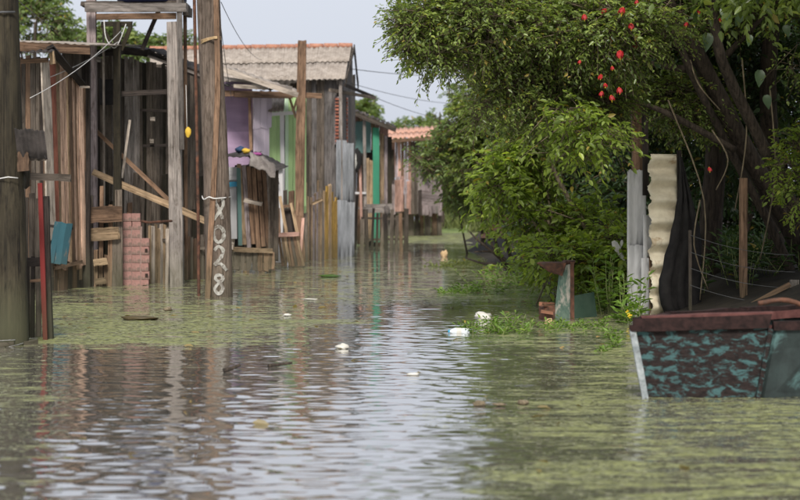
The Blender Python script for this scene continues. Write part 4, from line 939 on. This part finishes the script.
for ps in (((512, 272), (500, 258), (478, 240), (470, 232)), ((514, 272), (500, 265), (482, 263), (466, 258)), ((515, 272), (506, 240), (500, 205), (505, 175)), ((516, 272), (522, 240), (520, 200), (528, 160)), ((514, 272), (495, 250), (484, 225), (480, 195)), ((516, 273), (535, 245), (545, 215), (548, 190)), ((512, 272), (508, 262), (492, 252), (474, 252)), ((510, 273), (497, 246), (490, 215), (494, 190))):
    limb('stem', [W(x, y, 41 + R.uniform(-.4, .4) * (i > 0)) for i, (x, y) in enumerate(ps)], .045, .014, 'bark', t, 7)
crown(t, [cl(505, 195, 30, 24, 41, .7), cl(528, 185, 28, 32, 41, .7), cl(485, 215, 16, 12, 41, .5, .4), cl(524, 232, 24, 16, 40.5, .5, .5), cl(505, 262, 20, 6, 40.5, .4, .6), cl(548, 225, 26, 26, 41, .6)], 560, .13, 'l_bright', 8, .34, .3, 21, .8, light=.3)
t = simple_tree('low bright bush right behind the rusted hulk', 560, 290, 28.8, [cl(560, 250, 36, 10, 28.6, .4), cl(600, 272, 30, 16, 28.6, .5), cl(618, 245, 18, 24, 28.8, .5, .8), cl(585, 262, 26, 14, 28.6, .4)], 380, .12, 'l_bright', 22, .02, gap=.4, light=.5, name='low_bush', stems=5, bark='twig')

# leafy weeds at the water's edge
def weed_patch(name, label, spots, m='l_weed', leaf=.12, seed=0, per=9, narrow=.3, cat='weeds', group=None):
    c0 = W(*spots[0][:2], spots[0][2]); t = thing(name, label, cat, (c0.x, c0.y, 0), group); g = np.random.default_rng(seed)
    lp, ld, lt = [], [], []
    for px, py, Y, h, n, sp in spots:
        b = W(px, py, Y); gz = bank_z(b.x, b.y) if b.x > 0 else -1; b.z = max(b.z, gz)
        for i in range(n):
            a = g.uniform(0, 6.28); o = Vector((math.cos(a), math.sin(a), 0)) * g.uniform(0, sp); top = b + o * 1.5 + Vector((o.x * .5, 0, h * g.uniform(.5, 1.1))); root = b + o; root.z = max(-.06, gz - .04)
            tube('stem', [root, root.lerp(top, .55) + Vector((g.normal(0, .02), g.normal(0, .02), 0)), top], [.007, .006, .003], M['stem_green'], t, 4)
            for j in range(per):
                tt = .25 + .75 * j / (per - 1); p = root.lerp(top, tt); aa = j * 2.4 + a
                lp.append(p); ld.append(Vector((math.cos(aa), math.sin(aa), .35 + .4 * (tt > .9)))); lt.append(min(1, max(0, g.normal(.45, .2))))
    lp, ld = np.array([tuple(p) for p in lp]), np.array([tuple(p) for p in ld]); k = len(lp); s = leaf * g.uniform(.6, 1.2, k)
    leaves('foliage', lp, unit(ld), unit(np.array([0, 0, 1.]) + g.normal(0, .3, (k, 3))), s, s * narrow, M[m], t, np.array(lt)); return t
weed_patch('leafy_weed', 'tall leafy weeds with yellow and red blooms by the boat bow', [(612, 300, 26.5, .55, 9, .22), (628, 312, 25.5, .45, 7, .15), (640, 330, 24.5, .35, 5, .12), (600, 312, 26.8, .35, 8, .2), (622, 330, 24.8, .32, 6, .15)], 'l_weed', .15, 31)
t = bpy.data.objects['leafy_weed']
for px, py, m_ in ((628, 312, 'flower_y'), (630, 316, 'flower_y'), (604, 328, 'flower'), (608, 329, 'flower')):
    c = W(px, py, 24.6); v = [c]; f = []
    for k in range(10): a = k * math.pi / 5; r_ = .035 if k % 2 else .022; v.append(c + Vector((r_ * math.cos(a), -.012, r_ * math.sin(a))))
    for k in range(10): f.append((0, 1 + k, 1 + (k + 1) % 10))
    mesh('bloom', v, f, M[m_], t)
weed_patch('floating_weed', 'tuft of green floating weed beside the bottle with blue cap', [(470, 333, 23.1, .12, 12, .18), (490, 332, 23.2, .17, 14, .18), (512, 331, 23.4, .20, 12, .14), (502, 334, 23, .1, 10, .2)], 'l_weed', .08, 32)
weed_patch('floating_weed', 'low weeds in front of the rusted hulk', [(548, 329, 23.8, .08, 14, .25), (570, 328, 23.9, .07, 12, .25), (590, 326, 24.2, .10, 12, .2), (575, 333, 23.2, .06, 10, .25)], 'l_weed', .075, 33)
weed_patch('floating_weed', 'flat raft of weed drifting mid channel left of the shrubs', [(460, 293, 32.2, .14, 8, .2), (478, 291, 32.5, .12, 12, .3), (455, 294, 32, .06, 10, .3), (495, 287, 34, .3, 14, .4), (515, 282, 35.5, .3, 14, .4), (530, 287, 34, .3, 12, .3)], 'l_weed', .11, 34)
weed_patch('floating_weed', 'dark raft of weed near the far bend of the channel', [(455, 266, 43.5, .08, 12, .35), (470, 265, 44, .1, 12, .35), (445, 267, 43, .06, 8, .3)], 'l_olive', .13, 35)
weed_patch('floating_weed', 'sparse weed sprigs trailing in the water before the boat', [(612, 348, 20.9, .08, 5, .12), (620, 340, 22, .12, 6, .1), (605, 352, 20.4, .05, 4, .1)], 'l_weed', .08, 36)
for i in range(6):
    x, y = (488, 268), (505, 270)
g_ = [(536 + i * 12, 277 - i * .3, 37.5 + R.uniform(-1, 1), .4, 7, .3) for i in range(6)]
weed_patch('undergrowth', 'dense low undergrowth along the waterline under the shrubs', g_ + [(560 + i * 12, 292, 31.5, .45, 7, .25) for i in range(6)], 'l_bright', .13, 37, cat='undergrowth')
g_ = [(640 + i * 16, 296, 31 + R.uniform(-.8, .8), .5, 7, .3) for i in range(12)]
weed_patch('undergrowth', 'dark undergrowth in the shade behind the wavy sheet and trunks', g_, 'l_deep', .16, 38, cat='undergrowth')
# grass strip on the far bank, one mass
k = 5000; x = NP.uniform(-3, 6, k); y = NP.uniform(77.5, 84, k)
pz = np.clip((y - 77) * .12, 0, .7); pos = np.stack([x, y, pz - .05], 1); dd = np.stack([NP.normal(0, .35, k), NP.normal(0, .35, k), np.ones(k)], 1)
o = leaves('far_grass', pos, dd, unit(NP.normal(0, 1, (k, 3))), NP.uniform(.2, .55, k), np.full(k, .05), M['l_olive'], None, NP.uniform(.2, .8, k)); tag(o, 'strip of grass on the far bank', 'grass', kind='stuff')

# trees far behind
far_sp = [(30, 'broad tree rising behind the pinkish plank shack', [cl(35, 22, 32, 22, 62, 1.2), cl(15, 32, 24, 18, 62, 1.2), cl(58, 32, 22, 15, 63, 1.2), cl(38, -2, 22, 12, 63, 1)], 1100),
          (128, 'yellowish tree glimpsed through the timber tower', [cl(118, 38, 18, 12, 62, 1), cl(138, 46, 16, 10, 62, 1), cl(100, 40, 12, 12, 62, 1), cl(165, 44, 20, 9, 63, 1), cl(188, 46, 10, 9, 63, .8)], 900),
          (368, 'hazy tree far behind the sloping dark roof', [cl(366, 108, 12, 10, 95, 1.5), cl(355, 112, 14, 12, 95, 1.5)], 400),
          (420, 'low hazy tree on the horizon behind the orange roof', [cl(412, 128, 20, 8, 100, 2), cl(395, 131, 14, 6, 100, 2), cl(430, 128, 16, 10, 100, 2)], 500)]
for i, (px, lab, cs, n) in enumerate(far_sp):
    simple_tree(lab, px, 235, cs[0][0].y, cs, n, .17 if i < 2 else .2, 'l_far', 40 + i, .15, gap=.25, light=.5, name='background_tree')
for i, (px, Y, lab) in enumerate(((470, 92, 'far dense tree right of the far house, nearest the bend'), (505, 95, 'second far dense tree behind the bend'), (545, 92, 'third far dense tree behind the shrubs'))):
    simple_tree(lab, px, 228, Y, [cl(px, 160, 24, 22, Y, 1.6), cl(px - 12, 185, 20, 20, Y, 1.5), cl(px + 14, 190, 20, 22, Y, 1.5), cl(px, 212, 26, 14, Y, 1.4)], 1500, .24, 'l_far', 50 + i, .2, gap=.05, light=.6, name='background_tree')

# ------------------------------------------------------------------ right bank: sheet screen and posts
YR = 26.6
t = thing('sheet_screen', 'screen of whitish metal sheets nailed to a dark post at right bank', 'screen', W(640, 314, YR))
for x0, x1, y0, y1, d in ((627, 645.5, 170, 248, 0), (627, 644, 245, 320, .03), (643, 656, 215, 262, .1), (641, 656, 258, 322, .12)):
    A = W(x0, y1, YR - d); corr('metal_sheet', A, W(x1, y1, YR - d + .1) - A, W(x0 + .5, y0, YR - d) - A, M['zinc_pale'], t, .12, .006, .004, 3, .015, .02)
pb(t, 638, 325, 637, 98, 11, YR + .32, M['brown'], thick=.12, name='post'); pb(t, 646, 195, 645, 110, 6, YR - .06, M['black'], thick=.06, name='post')
pb(t, 651, 322, 650.5, 255, 3, YR - .24, M['brown'], thick=.03, name='batten')
t = thing('wavy_sheet', 'tall cream wavy fibre cement sheet standing upright at right bank', 'sheet', W(660, 322, YR))
# waves run across: crests horizontal, seen from its edge side
O = W(651, 322, YR - .3); corr('sheet', O, W(649, 154, YR - .34) - O, Vector((.42, .12, .0)), M['asb_pale'], t, .28, .06, .014, 5, .02, .03, 12)
t = thing('black_netting', 'black ragged cloth hanging beside the cream wavy sheet', 'cloth', W(685, 318, YR))
v = []; f = []
for j in range(14):
    for i in range(13):
        u = i / 12; s_ = j / 13; xl = float(np.interp(s_, [0, .25, .5, .7, .85, 1], [680, 678, 671, 663, 659, 668])) + 1.5 * math.sin(s_ * 40); xr = 681 + 20 * min(1, s_ * 2); x = xl + u * (xr - xl); p = W(x, 157 + s_ * (160 + (R.uniform(-6, 6) if j == 13 else 0)), YR - .52); p.y += .06 * math.sin(u * 19 + s_ * 2); v.append(p)
for j in range(13):
    for i in range(12): a = j * 13 + i; f.append((a, a + 1, a + 14, a + 13))
o = mesh('cloth', v, f, M['cloth_black'], t, True); sm = o.modifiers.new('s', 'SOLIDIFY'); sm.thickness = .015
pb(t, 680, 330, 679, 150, 4, YR - .4, M['black'], thick=.08, name='post')
t = thing('tan_post', 'thin tan wooden post standing under the leaning trunks', 'post', W(743, 312, 25.6))
tube('shaft', bend([W(744, 330, 25.6), W(743, 250, 25.6), W(743.5, 178, 25.6)], 4), [.055] * 9, M['brown'], t, 8, .08)
pb(t, 741, 312, 746, 268, 3, 25.5, M['brown'], thick=.03, name='splint')
t = thing('wire_fence', 'sagging wire fence with grey post in the shade at right edge', 'fence', W(795, 312, 25))
pb(t, 795, 325, 794, 280, 9, 25, M['grey'], thick=.08, name='post'); pb(t, 690, 330, 690, 230, 3, 25.6, M['dark'], thick=.05, name='post')
for y in (235, 252, 268, 285): tube('wire', sag(W(690, y, 25.5), W(795, y + 20, 25), .06), .005, M['wire'], t, 4)
plank(t, W(738, 312, 24.8), W(790, 284, 24.8), .06, .03, M['brown'], name='leaning_bar')

# ------------------------------------------------------------------ rusted hulk (wreck of a small metal boat)
YH = 25.6
t = thing('rusted_hulk', 'rusted wreck of sheet metal with flat dark tray and green panel', 'wreck', W(568, 318, YH))
v = [W(536.5, 263, YH - .2), W(566, 263, YH - .2), W(572, 261.5, YH + .5), W(540, 261.5, YH + .5), W(549, 272, YH - .1), W(562, 276, YH - .1), W(566, 272, YH + .4), W(549, 270, YH + .4)]
mesh('tray', v, [(0, 1, 2, 3), (4, 7, 6, 5), (0, 4, 5, 1), (1, 5, 6, 2), (2, 6, 7, 3), (3, 7, 4, 0)], M['rust'], t)
M['hulk'] = stuffm('peeling_hulk', (.05, .09, .07), (.12, .17, .13), 9, (2.2, 2.2, .8), rough=.8, third=((.34, .31, .26), .53)); M['hulk_dark'] = stuffm('dark_green_hulk', (.03, .065, .045), (.06, .10, .07), 4, rough=.8)
def slab(name, q, depth, m, parent):
    v = list(q) + [p + Vector((0, depth, 0)) for p in q]; return mesh(name, v, [(3, 2, 1, 0), (4, 5, 6, 7), (0, 1, 5, 4), (1, 2, 6, 5), (2, 3, 7, 6), (3, 0, 4, 7)], m, parent)
slab('side_sheet', [W(553, 326, YH), W(572, 326, YH), W(571, 264, YH - .05), W(560, 266, YH - .05)], .03, M['hulk'], t)
slab('side_sheet', [W(572.3, 325, YH - .02), W(598, 324, YH + .5), W(594, 292, YH + .5), W(573, 296, YH)], .03, M['hulk_dark'], t)
slab('rib', [W(570.5, 326, YH - .06), W(574.5, 326, YH - .06), W(574, 262, YH - .08), W(570.5, 262, YH - .08)], .05, M['rust'], t)
slab('rim', [W(559, 268, YH - .04), W(573, 266, YH - .04), W(576, 261, YH - .04), W(566, 261, YH - .04)], .4, M['rust'], t)
t = thing('rusty_crate', 'small red brown rusty crate half sunk beside the hulk', 'crate', W(547, 318, YH - .2))
c = W(547, 313, YH - .1); box('body', c, (.15, .22, .18), M['rust'], t, .25, .01)
plank(t, W(540.5, 304, YH - .3), W(553, 304.5, YH - .1), .05, .05, M['red_board'], name='rim'); plank(t, W(541, 311, YH - .26), W(553, 313, YH - .26), .045, .03, M['red_board'], name='slat')
t = thing('white_rag', 'white rag caught in branches left of the whitish sheets', 'rag', W(616, 250, 28.4))
for (x, y, L, a) in ((613, 241, .28, -28), (617, 250, .2, -35), (622, 240, .12, 10)):
    o = big_leaf(x, y, 28.2, L, a, 'l_dry', t, .35); o.name = 'cloth_strip'; o.data.materials[0] = M['plastic_white']

# ------------------------------------------------------------------ moored boat
M['hull'] = stuffm('peeling_turquoise_hull', (.010, .008, .0075), (.028, .019, .017), 20, (1, 1, 2.2), rough=.8, spec=.15, third=((.05, .105, .105), .52), bump=.6)  # browns lowered further; missing canopy shade is put into this colour
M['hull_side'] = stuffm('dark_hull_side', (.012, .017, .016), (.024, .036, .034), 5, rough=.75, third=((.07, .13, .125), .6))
M['hull_edge'] = stuffm('worn_white_edge', (.15, .17, .175), (.34, .36, .36), 10, rough=.8, third=((.06, .05, .045), .55))
M['gunwale'] = stuffm('dark_gunwale', (.010, .006, .0055), (.034, .017, .015), 7, (2, 2, 2), rough=.8, spec=.15); M['gun_red'] = stuffm('faded_red_wood', (.055, .018, .016), (.13, .05, .042), 7, rough=.8)
B0 = Vector((W(706, 398, 15.9).x, 15.9, 0)); ya = math.radians(50)
ax = Vector((math.sin(ya), math.cos(ya), 0)); rt = Vector((math.cos(math.radians(3)), -math.sin(math.radians(3)), 0)); rt2 = Vector((math.cos(ya), -math.sin(ya), 0))
t = thing('moored_boat', 'moored flat ended wooden boat with peeling turquoise paint at right', 'boat', B0)
stn = [(0, .41, .535, -.12, .55), (.5, .50, .70, -.14, .55), (1.4, .58, .80, -.15, .54), (2.4, .58, .80, -.15, .54), (3.2, .46, .66, -.12, .58)]
P = []
for s_, bw, tw, zb, zt in stn:
    k = min(1, s_ / .8); r_ = (rt * (1 - k) + rt2 * k).normalized(); c = B0 + ax * s_
    P.append([c - r_ * tw + Vector((0, 0, zt)), c - r_ * bw + Vector((0, 0, zb)), c + r_ * bw + Vector((0, 0, zb)), c + r_ * tw + Vector((0, 0, zt))])
def strip(name, idx, m, th=.03, out_=None):
    v = []; f = []
    for i, s_ in enumerate(P):
        a, b = s_[idx], s_[idx + 1]; n = (b - a).cross(ax).normalized() * th; v += [a, b, b + n, a + n]
    for i in range(len(P) - 1):
        for k in range(4): f.append((i * 4 + k, i * 4 + (k + 1) % 4, i * 4 + 4 + (k + 1) % 4, i * 4 + 4 + k))
    f.append((3, 2, 1, 0)); e = 4 * len(P) - 4; f.append((e, e + 1, e + 2, e + 3)); return mesh(name, v, f, m, t)
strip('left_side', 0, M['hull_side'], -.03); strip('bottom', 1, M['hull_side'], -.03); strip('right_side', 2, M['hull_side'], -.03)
def endpanel(name, s_, d, m):
    q = [s_[1], s_[2], s_[3], s_[0]]; n = 10; v = []; f = []
    for face in (0, d):
        for j in range(n + 1):
            for i in range(n + 1):
                a = q[0].lerp(q[1], i / n); b = q[3].lerp(q[2], i / n); p = a.lerp(b, j / n); v.append(p + ax * face + ax * (.01 * mnoise.noise(p * 4)))
    k = (n + 1) ** 2
    for j in range(n):
        for i in range(n): a = j * (n + 1) + i; f.append((a, a + 1, a + n + 2, a + n + 1)); f.append((k + a, k + a + n + 1, k + a + n + 2, k + a + 1))
    for i in range(n): f.append((i, k + i, k + i + 1, i + 1)); a = n * (n + 1) + i; f.append((a, a + 1, k + a + 1, k + a))
    for j in range(n): a = j * (n + 1); f.append((a, a + n + 1, k + a + n + 1, k + a)); a += n; f.append((a, k + a, k + a + n + 1, a + n + 1))
    return mesh(name, v, f, m, t)
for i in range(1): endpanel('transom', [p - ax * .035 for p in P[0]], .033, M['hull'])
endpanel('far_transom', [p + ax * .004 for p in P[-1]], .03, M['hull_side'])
a, b = P[0][0] - ax * .05, P[0][1] - ax * .05
plank(t, b - rt * .015, a - rt * .015, .05, .05, M['hull_edge'], name='corner_strip'); a, b = P[0][3] - ax * .05, P[0][2] - ax * .05
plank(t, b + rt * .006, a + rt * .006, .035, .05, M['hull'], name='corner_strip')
up = Vector((0, 0, 1)); L_, R_ = P[0][0], P[0][3]
plank(t, L_ - rt * .02 + up * .025 - ax * .02, R_ - rt * .02 + up * .06 - ax * .02, .11, .09, M['gunwale'], name='transom_cap'); plank(t, L_ - rt * .0 + up * .085 + ax * .02, R_ - rt * .03 + up * .125 + ax * .02, .13, .022, M['gun_red'], up, name='cap_board')
plank(t, L_ - rt * .05 + up * .0 - ax * .03, L_ + rt * .1 + up * .0 - ax * .03, .05, .08, M['gunwale'], name='cap_end')
for side in (0, 3):
    for i in range(len(P) - 1):
        A, Bq = P[i][side] + up * (.03 if side == 3 else .05), P[i + 1][side] + up * (.03 if side == 3 else .05)
        plank(t, A, Bq + (Bq - A) * .01, .09, .07, M['gunwale'], up, name='gunwale')
        sgn = 1 if side == 0 else -1; plank(t, A + rt2 * .06 * sgn - up * .04, Bq + rt2 * .06 * sgn - up * .04, .07, .02, M['gun_red'], rt2, name='inner_strake')
for s_ in (1.0, 2.2): c = B0 + ax * s_; plank(t, c - rt2 * .66 + up * .42, c + rt2 * .66 + up * .42, .22, .03, M['gun_red'], up, name='thwart')
c = B0 + ax * .05
limb('strap', [R_ - rt * .12 + up * .20, R_ + rt * .05 + up * .22 + ax * .1, R_ + rt * .25 + up * .10 + ax * .25, R_ + rt * .55 + up * .03 + ax * .35], .022, .022, 'rust', t, 6)

# ------------------------------------------------------------------ things afloat
def bottle(name, label, px, py, L, r, ang, cap, m='bottle'):
    Y = Yof(py); c = W(px, py, Y); c.z = r * .35; t = thing(name, label, 'bottle', c); d = Vector((math.cos(ang), math.sin(ang), .05))
    prof = [(-.5, .25), (-.49, .85), (-.45, 1), (-.2, 1), (-.15, .92), (-.1, 1), (.2, 1), (.32, .75), (.42, .36), (.46, .34)]
    tube('body', [c + d * L * a for a, _ in prof], [r * b for _, b in prof], M[m], t, 12)
    tube('cap', [c + d * L * .46, c + d * L * .53], [r * .42, r * .42], M[cap], t, 10); tube('label_band', [c + d * L * -.08, c + d * L * .15], [r * 1.02] * 2, M['plastic_white'], t, 12, caps=False); return t
bottle('plastic_bottle', 'clear plastic bottle with blue cap floating by the weed tuft', 459, 333, .24, .045, math.radians(190), 'blue')
def debris(name, label, px, py, r, m, sq, seed, cat='debris', sub=None):
    Y = Yof(py); p = W(px, py, Y); t = lump(name, (p.x, p.y, .008 + r * sq[2] * .45), r, M[m], None, sq, seed, 12, 7, .6); tag(t, label, cat); return t
debris('plastic_bag', 'crumpled whitish plastic bag floating behind the weed tuft', 483, 320, .10, 'plastic_white', (1.1, .8, .6), 1, 'bag')
debris('foam_chunk', 'pale yellow foam lump floating in mid channel', 342, 349, .06, 'plastic_white', (1.2, .8, .55), 2, 'foam')
debris('white_scrap', 'small white scrap floating right of mid channel', 413, 376, .04, 'plastic_white', (1.5, .8, .35), 3, 'scrap')
debris('floating_fruit', 'pale tan gourd floating far down the channel', 444, 257, .085, 'rope', (1, .9, 1.3), 4, 'gourd')
debris('leaf_clump', 'left brown leaf clump floating in the duckweed', 480, 406, .05, 'bark_pale', (1, .8, .45), 5, 'leaves'); debris('leaf_clump', 'small middle brown leaf clump floating in the duckweed', 499, 406, .04, 'bark_pale', (1.3, .8, .3), 6, 'leaves'); debris('leaf_clump', 'right tan leaf clump floating in the duckweed', 523, 405, .045, 'bark_pale', (1, .8, .5), 7, 'leaves')
debris('leaf_scrap', 'greenish scrap floating between clay block pier and numbered pole', 140, 320, .12, 'l_dry', (2, 1, .25), 8, 'scrap'); debris('leaf_scrap', 'yellow scrap floating near the foot of the block pier', 168, 311, .05, 'bark_pale', (1.2, .8, .6), 9, 'scrap'); debris('leaf_scrap', 'green pad floating right of the numbered pole', 330, 277, .14, 'l_weed', (1.6, 1, .2), 10, 'scrap')
debris('white_scrap', 'white scrap floating at the foot of the low shed', 252, 269, .07, 'plastic_white', (1, .6, 1), 11, 'scrap'); debris('white_scrap', 'tiny white scrap floating below the picket fence', 287, 316, .04, 'plastic_white', (1.4, .8, .4), 12, 'scrap'); debris('white_scrap', 'pale scrap floating among weeds in front of the hulk', 549, 325, .06, 'rope', (1, .8, .8), 13, 'scrap')
debris('pale_stick', 'pale flat scrap floating midway below the railing', 310, 300, .08, 'plastic_white', (1.6, .7, .12), 14, 'scrap')
def stick(name, label, x0, x1, py, lift, r):
    Y = Yof(py); A, B = W(x0, py, Y), W(x1, py, Y + .1); A.z = .02; B.z = .03
    tag(tube(name, bend([A, A.lerp(B, .5) + Vector((0, 0, lift * .4)), B + Vector((0, 0, lift))], 4), list(np.linspace(r, r * .6, 9)), M['bark'], None, 7, .2), label, 'stick')
stick('driftwood', 'short dark stick floating below the pole reflection', 224, 240, 373, .035, .022); stick('driftwood', 'flat dark stick floating right of the other stick', 268, 292, 368, .01, .018)

# undergrowth in the shade behind the boat
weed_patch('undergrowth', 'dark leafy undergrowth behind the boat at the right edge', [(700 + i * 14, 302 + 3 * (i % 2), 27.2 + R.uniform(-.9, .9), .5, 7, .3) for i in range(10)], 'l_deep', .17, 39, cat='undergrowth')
# fallen leaves and bits of twig caught in the duckweed: one mass
k = 420; x = NP.uniform(-420, 330, k); y = np.sqrt(NP.uniform(11 ** 2, 42 ** 2, k)); x = x / F * y; d_, n_ = weed_density(x, y)
kp = (NP.uniform(0, 1, k) < np.clip(d_ * 1.3 + .04, 0, 1)) & (x < np.interp(y, [5, 16, 24, 28, 34, 45], [5.0, 4.2, 3.4, 2.9, 2.3, 1.8])); x, y = x[kp], y[kp]; k = len(x); a = NP.uniform(0, 6.28, k)
o = leaves('floating_leaf_litter', np.stack([x, y, ripple(x, y) + .014], 1), np.stack([np.cos(a), np.sin(a), NP.normal(.05, .12, k)], 1), unit(np.array([0, 0, 1.]) + NP.normal(0, .35, (k, 3))), NP.uniform(.05, .14, k), NP.uniform(.02, .06, k), M['l_dry'], None, NP.uniform(0, 1, k))
tag(o, 'scattered dry leaves floating among the duckweed', 'leaves', kind='stuff')
